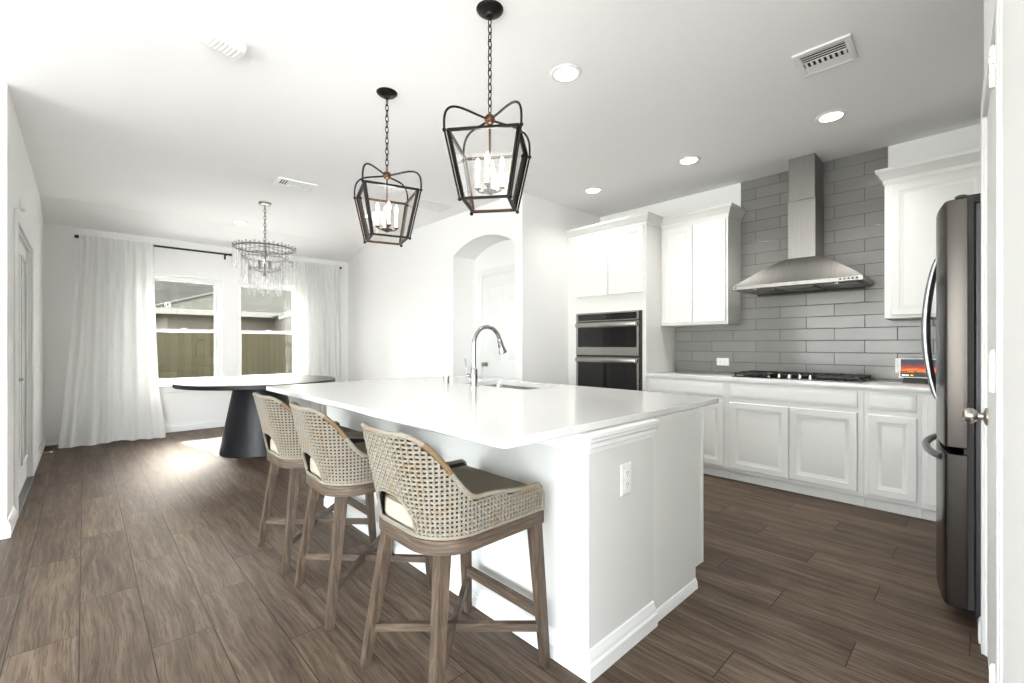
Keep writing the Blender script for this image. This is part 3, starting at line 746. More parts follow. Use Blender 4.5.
for d, x in ((d1, 3.105), (d2, 3.215)):
    h = MB(); pts = []
    for k in range(21):
        f = k / 20; z = .93 + .70 * f; pts.append((x, fy(x) - .004 + .046 * math.sin(math.pi * f) ** .75, z))
    h.tube(pts, [.011 + .003 * math.sin(math.pi * k / 20) for k in range(21)], 10); h.build('handle', 'fridge_handle', d)
h = MB(); pts = []
for k in range(25):
    f = k / 24; x = 2.80 + .72 * f; pts.append((x, fy(x) - .004 + .043 * math.sin(math.pi * f) ** .5, .70 - .0 * f))
h.tube(pts, .016, 10); h.build('handle', 'fridge_handle', fz)
for x in (2.76, 3.56):
    b = MB(); b.box(x - .04, x + .04, -.06, .09, 1.80, 1.838, .008, 2); b.lathe([(.02, 0), (.02, .02), (.012, .024)], 12, None, (x, .07, 1.826)); b.build('hinge_cover', 'slot', t)

# ---------------------------------------------------------------- island
t = thing('kitchen_island', 'white kitchen island base with crown trim and baseboard', 'island', (1.8, 2.2, 0))
IY0, IY1 = .985, 3.40
b = MB(); b.box(1.32, 1.777, IY0, IY1, 0, .883); b.build('knee_wall', 'island_paint', t)
b = MB(); b.box(1.777, 2.264, IY0 + .002, IY1 - .002, .1, .68); b.box(1.777, 2.024, IY0 + .002, IY1 - .002, .68, .883); b.box(2.024, 2.264, IY0 + .002, 2.0, .68, .883); b.box(2.024, 2.264, 2.74, IY1 - .002, .68, .883); b.box(1.777, 2.195, IY0 + .002, IY1 - .002, 0, .1)
b.box(2.262, 2.282, IY0 + .0, IY0 + .02, .1, .883); b.build('cabinet_body', 'cab', t)
b = MB(); b.sweep([(1.777, IY0), (1.32, IY0), (1.32, IY1)], [(0, 0), (.022, 0), (.022, .052), (.015, .06), (.015, .072), (.009, .082), (.006, .096), (0, .1)], -1); b.build('baseboard', 'trim', t)
b = MB(); b.sweep([(2.195, IY0 + .002), (1.777, IY0 + .002)], [(0, 0), (.012, 0), (.010, .03), (.004, .045), (0, .047)], -1); b.build('shoe_molding', 'trim', t)
b = MB(); b.sweep([(1.777, IY0), (1.32, IY0), (1.32, IY1)], [(0, .808), (.007, .808), (.008, .824), (.015, .828), (.013, .842), (.024, .852), (.024, .862), (.032, .868), (.032, .882), (0, .882)], -1); b.build('crown_trim', 'trim', t)
for k in range(4):
    ya = IY0 + .03 + k * .592
    b = MB(); b.panel((2.264, ya, .12), (0, 1, 0), (0, 0, 1), (1, 0, 0), .57, .74, DOOR_P); b.build('door', 'cab', t)

# counter slab with the sink cut-out
def slab_with_hole(outer, hole, z0, z1, ch):
    bm = bmesh.new()
    def loop(pts, z): return [bm.verts.new((x, y, z)) for x, y in pts]
    cxo, cyo = sum(p[0] for p in outer) / len(outer), sum(p[1] for p in outer) / len(outer)
    def inset(pts, d): 
        return [(x + (d if x < cxo else -d), y + (d if y < cyo else -d)) for x, y in pts]
    ot = loop(inset(outer, ch), z1); om1 = loop(outer, z1 - ch); om0 = loop(outer, z0 + ch); ob = loop(inset(outer, ch), z0)
    ht = loop(hole, z1); hb = loop(hole, z0)
    def bridge(a, c):
        for i in range(len(a)): bm.faces.new((a[i], a[(i + 1) % len(a)], c[(i + 1) % len(a)], c[i]))
    bridge(ot, om1); bridge(om1, om0); bridge(om0, ob); bridge(hb, ht)
    for A_, B_ in ((ot, ht), (ob, hb)):
        es = []
        for lp in (A_, B_):
            for i in range(len(lp)):
                e = bm.edges.get((lp[i], lp[(i + 1) % len(lp)])) or bm.edges.new((lp[i], lp[(i + 1) % len(lp)])); es.append(e)
        bmesh.ops.triangle_fill(bm, use_beauty=True, use_dissolve=False, edges=es)
    bm.verts.index_update(); b = MB(); b.add([v.co[:] for v in bm.verts], [[v.index for v in f.verts] for f in bm.faces]); bm.free(); return b
SX0, SX1, SY0, SY1 = 2.04, 2.43, 2.02, 2.72
b = slab_with_hole(rounded_rect(.918, 2.52, .997, 3.46, .022, 5), rounded_rect(SX0, SX1, SY0, SY1, .03, 5), .884, .914, .003)
tag(b.build('island_countertop', 'quartz', smooth=30), 'white quartz island countertop with rounded corners and undermount sink cut-out', 'countertop')
t = thing('kitchen_sink', 'stainless undermount sink set in the island countertop', 'sink', ((SX0 + SX1) / 2, (SY0 + SY1) / 2, .70))
b = MB(); o1 = rounded_rect(SX0 - .012, SX1 + .012, SY0 - .012, SY1 + .012, .04, 5); i1 = rounded_rect(SX0, SX1, SY0, SY1, .03, 5); i2 = rounded_rect(SX0 + .012, SX1 - .012, SY0 + .012, SY1 - .012, .05, 5)
i3 = rounded_rect(SX0 + .04, SX1 - .04, SY0 + .04, SY1 - .04, .05, 5); o2 = rounded_rect(SX0 - .004, SX1 + .004, SY0 - .004, SY1 + .004, .035, 5)
b.loft([[(x, y, z) for x, y in p] for p, z in ((o2, .69), (o1, .882), (i1, .883), (i2, .72), (i3, .705))]); b.build('basin', 'steel', t)
b = MB(); b.lathe([(.045, 0), (.045, .004), (.03, .005), (.0, .003)], 20, None, ((SX0 + SX1) / 2, (SY0 + SY1) / 2, .705)); b.build('drain', 'chrome', t)
# faucet
fx, fyy = 1.973, 2.456
t = thing('kitchen_faucet', 'chrome gooseneck pull-down faucet beside the island sink', 'faucet', (fx, fyy, .914))
b = MB(); b.lathe([(.03, 0), (.03, .006), (.025, .01), (.024, .115), (.02, .125), (.0155, .13)], 20, None, (fx, fyy, .914)); b.build('base', 'chrome', t)
b = MB(); pts = [(fx, fyy, 1.03), (fx, fyy, 1.12), (fx, fyy, 1.20)]
for k in range(1, 19):
    a = R(180 - 165 * k / 18); pts.append((fx + .122 + .122 * math.cos(a), fyy, 1.205 + .125 * math.sin(a)))
b.tube(pts, .0145, 14); b.build('spout', 'chrome', t)
e = Vector(pts[-1]); d = (Vector(pts[-1]) - Vector(pts[-2])).normalized()
b = MB(); b.tube([e - d * .005, e + d * .01, e + d * .03, e + d * .075, e + d * .095, e + d * .102], [.0165, .02, .0195, .027, .034, .030], 14); sp = b.build('spray_head', 'chrome', t)
b = MB(); b.tube([e + d * .035 + Vector((-.02, 0, 0)), e + d * .06 + Vector((-.022, 0, 0))], .006, 8); b.build('spray_button', 'slot', sp)
b = MB(); b.tube([(fx, fyy, .985), (fx - .01, fyy + .05, .985)], .012, 12); b.sphere((fx - .012, fyy + .056, .985), .0165, 12)
b.tube([(fx - .012, fyy + .058, .99), (fx - .018, fyy + .062, 1.03), (fx - .03, fyy + .066, 1.105)], [.006, .005, .006], 8); b.build('lever', 'chrome', t)
b = MB(); b.lathe([(.021, 0), (.021, .05), (.018, .054), (0, .054)], 20, None, (2.005, 2.83, .914))
tag(b.build('air_switch', 'nickel'), 'short nickel cylinder beside the faucet on the island', 'air switch')

# ---------------------------------------------------------------- counter stools
SWH, SXF, SXB, SR = .232, .238, -.236, .15
def plan_path(w_, xf, xb, r_, n=14):
    p = [(xf, -w_)]
    for k in range(1, 12): p.append((xf + (xb + r_ - xf) * k / 12, -w_))
    for k in range(n + 1):
        a = R(270 - 90 * k / n); p.append((xb + r_ + r_ * math.cos(a), -w_ + r_ + r_ * math.sin(a)))
    for k in range(1, 8): p.append((xb, -w_ + r_ + (2 * w_ - 2 * r_) * k / 8))
    for k in range(n + 1):
        a = R(180 - 90 * k / n); p.append((xb + r_ + r_ * math.cos(a), w_ - r_ + r_ * math.sin(a)))
    for k in range(1, 13): p.append((xb + r_ + (xf - xb - r_) * k / 12, w_))
    return [Vector(q_) for q_ in p]
SPATH = plan_path(SWH, SXF, SXB, SR)
SCUM = [0]
for i in range(1, len(SPATH)): SCUM.append(SCUM[-1] + (SPATH[i] - SPATH[i - 1]).length)
SLEN = SCUM[-1]; SH = SLEN / 2
def plan_at(s):
    s = min(max(s + SH, 0), SLEN); i = 1
    while i < len(SCUM) - 1 and SCUM[i] < s: i += 1
    f = (s - SCUM[i - 1]) / (SCUM[i] - SCUM[i - 1]); p = SPATH[i - 1].lerp(SPATH[i], f)
    d0 = (SPATH[i] - SPATH[i - 1]).normalized(); j = min(i + 1, len(SPATH) - 1); d1 = (SPATH[j] - SPATH[j - 1]).normalized()
    d = d0.lerp(d1, f).normalized(); return p, Vector((-d.y, d.x)) * 1.0, d
def smooth01(x): x = min(max(x, 0), 1); return x * x * (3 - 2 * x)
ZB = .582
def ztop(s):
    t_ = abs(s)
    z = .921 - .217 * smooth01((t_ - .115) / .215)
    z -= .020 * smooth01((t_ - .36) / .2)
    k = (t_ - (SH - .035)) / .035
    if k > 0: z -= .04 * (1 - math.sqrt(max(0, 1 - k * k)))
    return z
def lean(s): return .02 + .22 * (1 - smooth01((abs(s) - .05) / .24))
def shell(s, z, off=0):
    p, n, d = plan_at(s)
    if n.dot(p - Vector((.02, 0))) < 0: n = -n
    q_ = p + n * (lean(s) * (z - ZB) + off)
    return Vector((q_.x, q_.y, z)), Vector((n.x, n.y, 0)), Vector((d.x, d.y, 0))
CUTW, CUTZ0, CUTZ1 = .118, .592, .708
def cut(s):
    if abs(s) >= CUTW: return None
    return CUTZ0 + (CUTZ1 - CUTZ0) * (1 - abs(s / CUTW) ** 3.2) ** (1 / 2.0)
SP = .0148
def make_stool():
    t = thing('counter_stool', '', 'stool', (0, 0, 0), 0, 'woven rope counter stools along the island')
    # woven shell
    b = MB(); ns = int(SLEN / SP); ss = [-SH + .008 + (SLEN - .016) * i / (ns - 1) for i in range(ns)]
    nz = int((.935 - ZB) / SP) + 1; zs = [ZB + .004 + SP * j for j in range(nz)]
    A_ = .0022; wd, th = .0074, .0038
    def ribbon(pts):
        vs_ = []; fs = []
        for c, wv_, nv in pts:
            for a, c2 in ((-1, -1), (1, -1), (1, 1), (-1, 1)): vs_.append(c + wv_ * a * wd / 2 + nv * c2 * th / 2)
        for i in range(len(pts) - 1):
            for k in range(4): fs.append((i * 4 + k, i * 4 + (k + 1) % 4, i * 4 + 4 + (k + 1) % 4, i * 4 + 4 + k))
        fs += [(3, 2, 1, 0), tuple(len(vs_) - 4 + k for k in range(4))]
        b.add(vs_, fs)
    for i, s in enumerate(ss):
        zt = ztop(s); zc = cut(s); run = []
        for j, z in enumerate(zs):
            ok = z < zt - .003 and not (zc is not None and CUTZ0 < z < zc)
            if ok:
                p, n, d = shell(s, z, A_ * (1 if (i + j) % 2 else -1)); run.append((p, d, n))
            else:
                if len(run) > 1: ribbon(run)
                run = []
        if len(run) > 1: ribbon(run)
    for j, z in enumerate(zs):
        run = []
        for i, s in enumerate(ss):
            zc = cut(s)
            if z < ztop(s) - .003 and not (zc is not None and CUTZ0 < z < zc):
                p, n, d = shell(s, z, A_ * (-1 if (i + j) % 2 else 1)); run.append((p, Vector((0, 0, 1)), n))
            else:
                if len(run) > 1: ribbon(run)
                run = []
        if len(run) > 1: ribbon(run)
    back = b.build('woven_backrest', 'rope', t, True, 20)
    # inner liner, two-sided thickness
    b = MB(); nS = 90; nZ = 12
    for off in (-.007, -.012):
        base = len(b.v); vs_ = []; fs = []
        for i in range(nS + 1):
            s = -SH + .006 + (SLEN - .012) * i / nS; zt = ztop(s) - .004; zc = cut(s); zb = (zc + .003) if zc is not None else ZB
            for j in range(nZ + 1): vs_.append(shell(s, zb + (zt - zb) * j / nZ, off)[0])
        for i in range(nS):
            for j in range(nZ): fs.append((i * (nZ + 1) + j, (i + 1) * (nZ + 1) + j, (i + 1) * (nZ + 1) + j + 1, i * (nZ + 1) + j + 1))
        b.add(vs_, fs)
    b.build('inner_liner', 'liner', back, True)
    # rope binding round the top edge, the foot and the opening
    b = MB(); pts = []
    for k in range(0, 6): pts.append(shell(-SH, ZB + .005 + (ztop(-SH) - ZB - .005) * k / 6, -.002)[0])
    for k in range(121): s = -SH + SLEN * k / 120; pts.append(shell(s, ztop(s), -.002)[0])
    for k in range(5, -1, -1): pts.append(shell(SH, ZB + .005 + (ztop(SH) - ZB - .005) * k / 6, -.002)[0])
    b.tube(pts, .0088, 8)
    b.tube([shell(-SH + SLEN * k / 80, ZB + .006, 0)[0] for k in range(81)], .006, 6)
    ring = [shell(-CUTW + 2 * CUTW * k / 24, CUTZ0 + .002, 0)[0] for k in range(25)] + [shell(CUTW - 2 * CUTW * k / 32, max(cut(max(min(CUTW - 2 * CUTW * k / 32, CUTW - 1e-4), -CUTW + 1e-4)), CUTZ0 + .004), 0)[0] for k in range(1, 32)]
    b.tube(ring, .0055, 6, True)
    edge = b.build('rope_edge', 'rope', back, True, 60)
    for sg in (-1, 1):
        b = MB(); b.tube([shell(sg * (.165 + .07 * k / 14), ztop(sg * (.165 + .07 * k / 14)), -.002)[0] for k in range(15)], .0096, 8)
        o = b.build('corner_wrap', 'tan', back, True, 60); o['label'] = 'tan wrapped corner of the rim'
    # cushion
    b = MB(); cp_ = plan_path(SWH - .018, SXF - .012, SXB + .009, SR - .009, 8)
    def ins(d, z):
        out = []
        for q_ in cp_:
            v = Vector((.02, 0)) - q_; v = Vector((math.copysign(min(abs(v.x), d), v.x), math.copysign(min(abs(v.y), d), v.y)))
            out.append((q_.x + v.x, q_.y + v.y, z))
        return out
    b.loft([ins(.012, .582), ins(.002, .588), ins(0, .6), ins(0, .645), ins(.004, .655)], True)
    b.cur = 1; b.loft([ins(.0045, .6551), ins(.004, .66), ins(.010, .669), ins(.028, .676), ins(.07, .681)], True)
    b.build('seat_cushion', ['cream', 'taupe'], t, True, 50)
    # wooden frame
    b = MB(); fo = plan_path(SWH + .004, SXF + .004, SXB - .004, SR, 10); fi = plan_path(SWH - .032, SXF - .03, SXB + .032, SR - .03, 10)
    rg = []
    for z in (.535, .581): rg.append(([(p.x, p.y, z) for p in fo], [(p.x, p.y, z) for p in fi]))
    n = len(fo); vs_ = rg[0][0] + rg[0][1] + rg[1][0] + rg[1][1]; fs = []
    for i in range(n):
        j = (i + 1) % n
        fs += [(i, j, 2 * n + j, 2 * n + i), (n + j, n + i, 3 * n + i, 3 * n + j), (2 * n + i, 2 * n + j, 3 * n + j, 3 * n + i), (j, i, n + i, n + j)]
    b.add(vs_, fs); b.build('seat_frame', 'stool_rail', t, True)
    tops = {(-1, -1): (-.168, -.168), (-1, 1): (-.168, .168), (1, -1): (.212, -.212), (1, 1): (.212, .212)}
    feet = {(-1, -1): (-.243, -.228), (-1, 1): (-.243, .228), (1, -1): (.248, -.236), (1, 1): (.248, .236)}
    def leg_at(k, z): a, c = Vector(feet[k]), Vector(tops[k]); v = a.lerp(c, z / .56); return (v.x, v.y, z)
    for k in tops:
        b = MB(); rs = []
        for z, w_ in ((0, .015), (.004, .0165), (.30, .0205), (.579 if k[0] > 0 else .57, .0235)):
            c = leg_at(k, z); rs.append([(c[0] + sx * w_, c[1] + sy * w_, z) for sx, sy in ((-1, -1), (-.8, -1), (.8, -1), (1, -.8), (1, .8), (.8, 1), (-.8, 1), (-1, .8))])
        b.loft(rs); b.build('leg', 'stool_wood', t, True, 30)
    b = MB(); b.bar(leg_at((1, -1), .195), leg_at((1, 1), .195), .026, .034); b.build('footrest', 'stool_rail', t, True)
    for k1, k2, dz in (((-1, -1), (1, 1), 0), ((-1, 1), (1, -1), .0)):
        b = MB(); b.bar(leg_at(k1, .145 + dz), leg_at(k2, .145 + dz), .022, .030); b.build('cross_brace', 'stool_rail', t, True)
    return t
stool = make_stool()
SPOTS = [((1.008, 1.375, 0), 0, 'woven rope counter stool nearest the island end with the outlet'),
         ((1.01, 2.13, 0), -3, 'middle of the three woven rope counter stools at the island'),
         ((1.01, 2.76, 0), 0, 'woven rope counter stool at the island end facing the black table')]
for i, (loc, rz, lb) in enumerate(SPOTS):
    o = stool if i == 0 else copy_tree(stool)
    o.location = loc; o.rotation_euler = (0, 0, R(rz)); o['label'] = lb

# ---------------------------------------------------------------- dining table
t = thing('dining_table', 'round black pedestal dining table under the crystal chandelier', 'table', (1.47, 5.74, 0))
b = MB(); b.lathe([(.60, .752), (.80, .756), (.805, .762), (.805, .794), (.80, .80), (.0, .80)], 72, None, (1.47, 5.74, 0)); b.build('tabletop', 'black_table', t)
b = MB(); b.lathe([(.395, 0), (.40, .006), (.27, .70), (.262, .752)], 56, None, (1.47, 5.74, 0)); b.build('pedestal', 'black_table', t)

# ---------------------------------------------------------------- curtains and rods
def curtain(xt0, xt1, xb0, xb1, ztop_, zbot, ytop, ybot, folds, seed, hook=0):
    rnd = random.Random(seed); nU, nV = 150, 46; b = MB(); grid = []
    ph = [rnd.uniform(-.5, .5) for _ in range(folds + 2)]; am = [rnd.uniform(.6, 1.3) for _ in range(folds + 2)]
    for side_ in (0, 1):
        for j in range(nV + 1):
            f = j / nV; z = ztop_ + (zbot - ztop_) * f; g = f ** 1.3
            for i in range(nU + 1):
                u = i / nU; k = u * folds; k0 = int(min(k, folds - 1)); fr = k - k0
                a = am[k0] * (1 - fr) + am[k0 + 1] * fr; p_ = ph[k0] * (1 - fr) + ph[k0 + 1] * fr
                x = (xt0 + (xt1 - xt0) * u) * (1 - g) + (xb0 + (xb1 - xb0) * (u + .25 * hook * u * (1 - u) * math.sin(u * 5))) * g
                amp = (.024 - .004 * f) * a
                if f < .03: amp *= .6 + f * 13
                ph_ = 2 * math.pi * (k + p_ * f * .9)
                y = ytop + (ybot - ytop) * (f ** 1.6) + amp * math.sin(ph_) + .018 * f * math.sin(2 * ph_ * .37 + seed)
                if hook: 
                    kk = smooth01((f - .72) / .28) * smooth01((u - .78) / .22); x += hook * .04 * kk; y -= .05 * kk
                zz = z + (.016 * math.sin(u * 9 + seed) * g if f > .5 else 0)
                grid.append((x, y + side_ * .004, max(zz, .004)))
    m = (nV + 1) * (nU + 1); fs = []
    for s_ in (0, 1):
        for j in range(nV):
            for i in range(nU):
                q_ = [s_ * m + j * (nU + 1) + i, s_ * m + j * (nU + 1) + i + 1, s_ * m + (j + 1) * (nU + 1) + i + 1, s_ * m + (j + 1) * (nU + 1) + i]
                fs.append(q_ if s_ == 0 else q_[::-1])
    for j in range(nV):
        for i in (0, nU):
            a_ = j * (nU + 1) + i; c_ = a_ + nU + 1; fs.append((a_, c_, m + c_, m + a_) if i == 0 else (a_, m + a_, m + c_, c_))
    b.add(grid, fs); return b
YR = 7.64
b = curtain(-.04, .672, -.215, .735, 2.545, .006, YR - .045, 7.36, 7, 3, 1)
tag(b.build('curtain', 'curtain', smooth=80), 'white linen curtain flaring onto the floor at the corner by the french doors', 'curtain', 'white dining curtains')
b = curtain(2.43, 3.17, 2.45, 3.20, 2.545, .03, YR - .045, 7.58, 8, 8, 0)
tag(b.build('curtain', 'curtain', smooth=80), 'white linen curtain hanging straight beyond the chandelier', 'curtain', 'white dining curtains')
def rod(xa, xb, label):
    t = thing('curtain_rod', label, 'curtain rod', ((xa + xb) / 2, YR, 2.52))
    b = MB(); b.tube([(xa, YR, 2.525), (xb, YR, 2.525)], .0135, 10); b.build('pole', 'rod', t)
    for x, s_ in ((xa, -1), (xb, 1)):
        b = MB(); b.tube([(x - s_ * .005, YR, 2.525), (x + s_ * .03, YR, 2.525)], .020, 12); b.build('finial', 'rod', t)
        b = MB(); b.box(x - s_ * .05 - .006, x - s_ * .05 + .006, YR - .012, YB, 2.504, 2.514); b.box(x - s_ * .05 - .012, x - s_ * .05 + .012, YB - .006, YB, 2.46, 2.55); b.build('bracket', 'rod', t)
rod(-.05, 1.56, 'dark curtain rod holding the flared curtain by the corner')
rod(2.40, 3.185, 'dark curtain rod mostly hidden behind the straight curtain')

# ---------------------------------------------------------------- lantern pendants
def chain(b, x, y, z0, z1, L=.046, wd_=.0095, r_=.0029):
    n = max(1, round((z1 - z0) / (L * .78))); p = (z1 - z0) / n
    for k in range(n):
        zc = z0 + p * (k + .5); pts = []
        for i in range(14):
            a = 2 * math.pi * i / 14; u, v = wd_ * math.cos(a), (p * .64) * math.sin(a)
            pts.append((x + (u if k % 2 else 0), y + (0 if k % 2 else u), zc + v))
        b.tube(pts, r_, 6, True)
def lantern(x, y, th, label, zt=2.176, zb=1.874, Rt=.248, Rb=.168):
    t = thing('lantern_pendant', label, 'pendant light', (x, y, zb), 0, 'black lantern pendants over the island')
    zball = 2.292
    def cor(k, r_, z): a = th + k * math.pi / 2; return Vector((x + r_ * math.cos(a), y + r_ * math.sin(a), z))
    b = MB(); b.lathe([(.0, -.034), (.018, -.034), (.022, -.026), (.05, -.018), (.064, -.006), (.066, -.001)], 28, None, (x, y, CE)); b.tube([(x, y, CE - .05), (x, y, CE - .03)], .006, 8); b.build('canopy', 'black_metal', t)
    b = MB(); chain(b, x, y, zball + .03, CE - .045); b.build('chain', 'black_metal', t)
    b = MB(); b.sphere((x, y, zball), .026, 16); b.tube([(x, y, zball + .015), (x, y, zball + .034)], .005, 8); b.build('ball_hub', 'bronze', t)
    fm = MB(); it, ib = .93, .91
    for k in range(4):
        fm.bar(cor(k, Rt * it, zt), cor(k + 1, Rt * it, zt), .011, .012); fm.bar(cor(k, Rb * ib, zb + .006), cor(k + 1, Rb * ib, zb + .006), .011, .011)
        fm.bar(cor(k, Rt * it, zt), cor(k, Rb * ib, zb + .006), .010, .010, (math.cos(th + k * math.pi / 2), math.sin(th + k * math.pi / 2), 0))
        fm.tube([cor(k, Rt, zt - .004), cor(k, Rb, zb)], .0046, 8); fm.sphere(cor(k, Rt, zt - .004), .0095, 10); fm.sphere(cor(k, Rb, zb), .0095, 10)
        pts = []
        for (r_, z_) in ((1, zt), (1.0, zt + .045), (.965, zt + .082), (.87, zt + .108), (.72, zt + .12), (.52, zt + .121), (.3, zt + .117), (.06, zt + .114)): pts.append(cor(k, Rt * r_, z_))
        sm = []
        for i in range(len(pts) - 1):
            p0, p1, p2, p3 = pts[max(i - 1, 0)], pts[i], pts[i + 1], pts[min(i + 2, len(pts) - 1)]
            for q_ in range(5):
                u = q_ / 5; sm.append(.5 * (2 * p1 + (p2 - p0) * u + (2 * p0 - 5 * p1 + 4 * p2 - p3) * u * u + (3 * p1 - p0 - 3 * p2 + p3) * u ** 3))
        fm.tube(sm + [pts[-1]], .0055, 8)
    fr = fm.build('lantern_frame', 'black_metal', t)
    # bronze toned inner faces of the frame
    bi = MB()
    for k in range(4):
        bi.bar(cor(k, Rt * it - .010, zt), cor(k, Rb * ib - .010, zb + .008),   .006, .006, (math.cos(th + k * math.pi / 2), math.sin(th + k * math.pi / 2), 0))
        bi.bar(cor(k, Rb * ib - .010, zb + .008), cor(k + 1, Rb * ib - .010, zb + .008), .006, .008); bi.bar(cor(k, Rt * it - .010, zt), cor(k + 1, Rt * it - .010, zt), .006, .008)
    o = bi.build('inner_frame', 'bronze', fr); o['label'] = 'bronze inner frame'
    for k in range(4):
        g = MB(); a1, a2, a3, a4 = cor(k, Rt * it - .008, zt), cor(k + 1, Rt * it - .008, zt), cor(k + 1, Rb * ib - .007, zb + .01), cor(k, Rb * ib - .007, zb + .01)
        g.add([a1, a2, a3, a4], [(0, 1, 2, 3)]); g.build('glass_pane', 'lantern_glass', fr)
    b = MB(); b.tube([(x, y, zball - .015), (x, y, 1.935)], .0055, 8); b.lathe([(.004, -.02), (.028, -.008), (.034, .0), (.02, .004)], 18, None, (x, y, 1.945))
    for k in range(4):
        a = th + R(45) + k * math.pi / 2; c = Vector((math.cos(a), math.sin(a), 0)); p0 = Vector((x, y, 1.945))
        b.tube([p0, p0 + c * .03 + Vector((0, 0, -.008)), p0 + c * .055 + Vector((0, 0, 0)), p0 + c * .06 + Vector((0, 0, .01))], .004, 6)
        b.lathe([(.008, 0), (.015, .006), (.015, .009)], 12, None, p0 + c * .06 + Vector((0, 0, .006)))
    cl = b.build('candelabra', 'bronze', t)
    for k in range(4):
        a = th + R(45) + k * math.pi / 2; p0 = Vector((x + .06 * math.cos(a), y + .06 * math.sin(a), 1.96))
        b = MB(); b.lathe([(.0095, 0), (.0095, .085), (.006, .086)], 12, None, p0); cd = b.build('candle_sleeve', 'candle', t)
        b = MB(); b.lathe([(.005, 0), (.011, .016), (.0125, .026), (.009, .042), (.003, .06), (0, .062)], 12, None, p0 + Vector((0, 0, .087))); b.build('bulb', 'bulb', cd)
    L = bpy.data.lights.new('pendant_glow', 'POINT'); L.energy = 2; L.color = (1, .98, .95); L.shadow_soft_size = .06
    lo = bpy.data.objects.new('pendant_glow', L); COL.objects.link(lo); lo.location = (0, 0, 2.09 - zb + .05); lo.parent = t
lantern(1.425, 1.652, 3.023, 'black lantern pendant with glass panes hanging above the nearest counter stool')
lantern(1.416, 2.655, 3.632, 'black lantern pendant hanging above the island end nearer the dining table')

# ---------------------------------------------------------------- chandelier
cx, cy = 1.504, 5.678
t = thing('crystal_chandelier', 'tiered crystal chandelier hanging over the round black table', 'chandelier', (cx, cy, 1.76))
b = MB(); b.lathe([(0, -.03), (.02, -.03), (.06, -.022), (.066, -.001)], 24, None, (cx, cy, CE)); b.build('canopy', 'dark_nickel', t)
b = MB(); chain(b, cx, cy, 2.35, CE - .03, .05, .011, .0034); b.build('chain', 'dark_nickel', t)
fr = MB()
def ringt(r_, z_, w_=.006):
    fr.tube([(cx + r_ * math.cos(2 * math.pi * k / 40), cy + r_ * math.sin(2 * math.pi * k / 40), z_) for k in range(40)], w_, 6, True)
TI = [(.305, 2.30, 44, .20), (.225, 2.19, 32, .24), (.15, 2.06, 22, .27)]
for r_, z_, n_, l_ in TI: ringt(r_, z_, .010 if r_ > .3 else .0055)
ringt(.17, 2.24, .005)
fr.tube([(cx, cy, 2.36), (cx, cy, 1.99)], .009, 8); fr.lathe([(.0, 0), (.035, .01), (.04, .03), (.015, .06)], 16, None, (cx, cy, 2.2)); fr.lathe([(.0, 0), (.03, .008), (.012, .04)], 16, None, (cx, cy, 1.98))
for k in range(6):
    a = k * math.pi / 3 + .3; c, s_ = math.cos(a), math.sin(a)
    fr.tube([(cx, cy, 2.33), (cx + .305 * c, cy + .305 * s_, 2.30), (cx + .225 * c, cy + .225 * s_, 2.19), (cx + .15 * c, cy + .15 * s_, 2.06), (cx, cy, 2.02)], .0035, 6)
for r_, z_, n_, l_ in TI:
    for k in range(n_):
        a = 2 * math.pi * k / n_; rr = r_ + .012; fr.sphere((cx + rr * math.cos(a), cy + rr * math.sin(a), z_ + .016 + .012 * (k % 2)), .0075, 6)
fo_ = fr.build('frame', 'dark_nickel', t)
cm = MB(); cm.loft([[(-.009, -.004, 0), (.009, -.004, 0), (.009, .004, 0), (-.009, .004, 0)], [(-.011, -.005, -.5), (.011, -.005, -.5), (.011, .005, -.5), (-.011, .005, -.5)], [(-.011, -.005, -.97), (.011, -.005, -.97), (.011, .005, -.97), (-.011, .005, -.97)], [(-.004, -.003, -1), (.004, -.003, -1), (.004, .003, -1), (-.004, .003, -1)]])
proto = cm.build('crystal', 'crystal', t, True, 10); first = True
for r_, z_, n_, l_ in TI:
    for k in range(n_):
        a = 2 * math.pi * k / n_; rr = r_ + .014
        o = proto if first else proto.copy()
        if not first: COL.objects.link(o); o.parent = t
        first = False
        ll = l_ + .04 * (k % 2)
        o.location = (rr * math.cos(a), rr * math.sin(a), z_ + .015 - 1.76); o.rotation_euler = (0, 0, a + math.pi / 2); o.scale = (1, 1, ll)
for k in range(4):
    a = k * math.pi / 2 + .5
    b = MB(); p0 = (cx + .07 * math.cos(a), cy + .07 * math.sin(a), 2.10); b.lathe([(.01, -.03), (.014, 0), (.018, .03), (.012, .05), (0, .06)], 12, None, p0); b.build('bulb', 'dark_nickel', t)

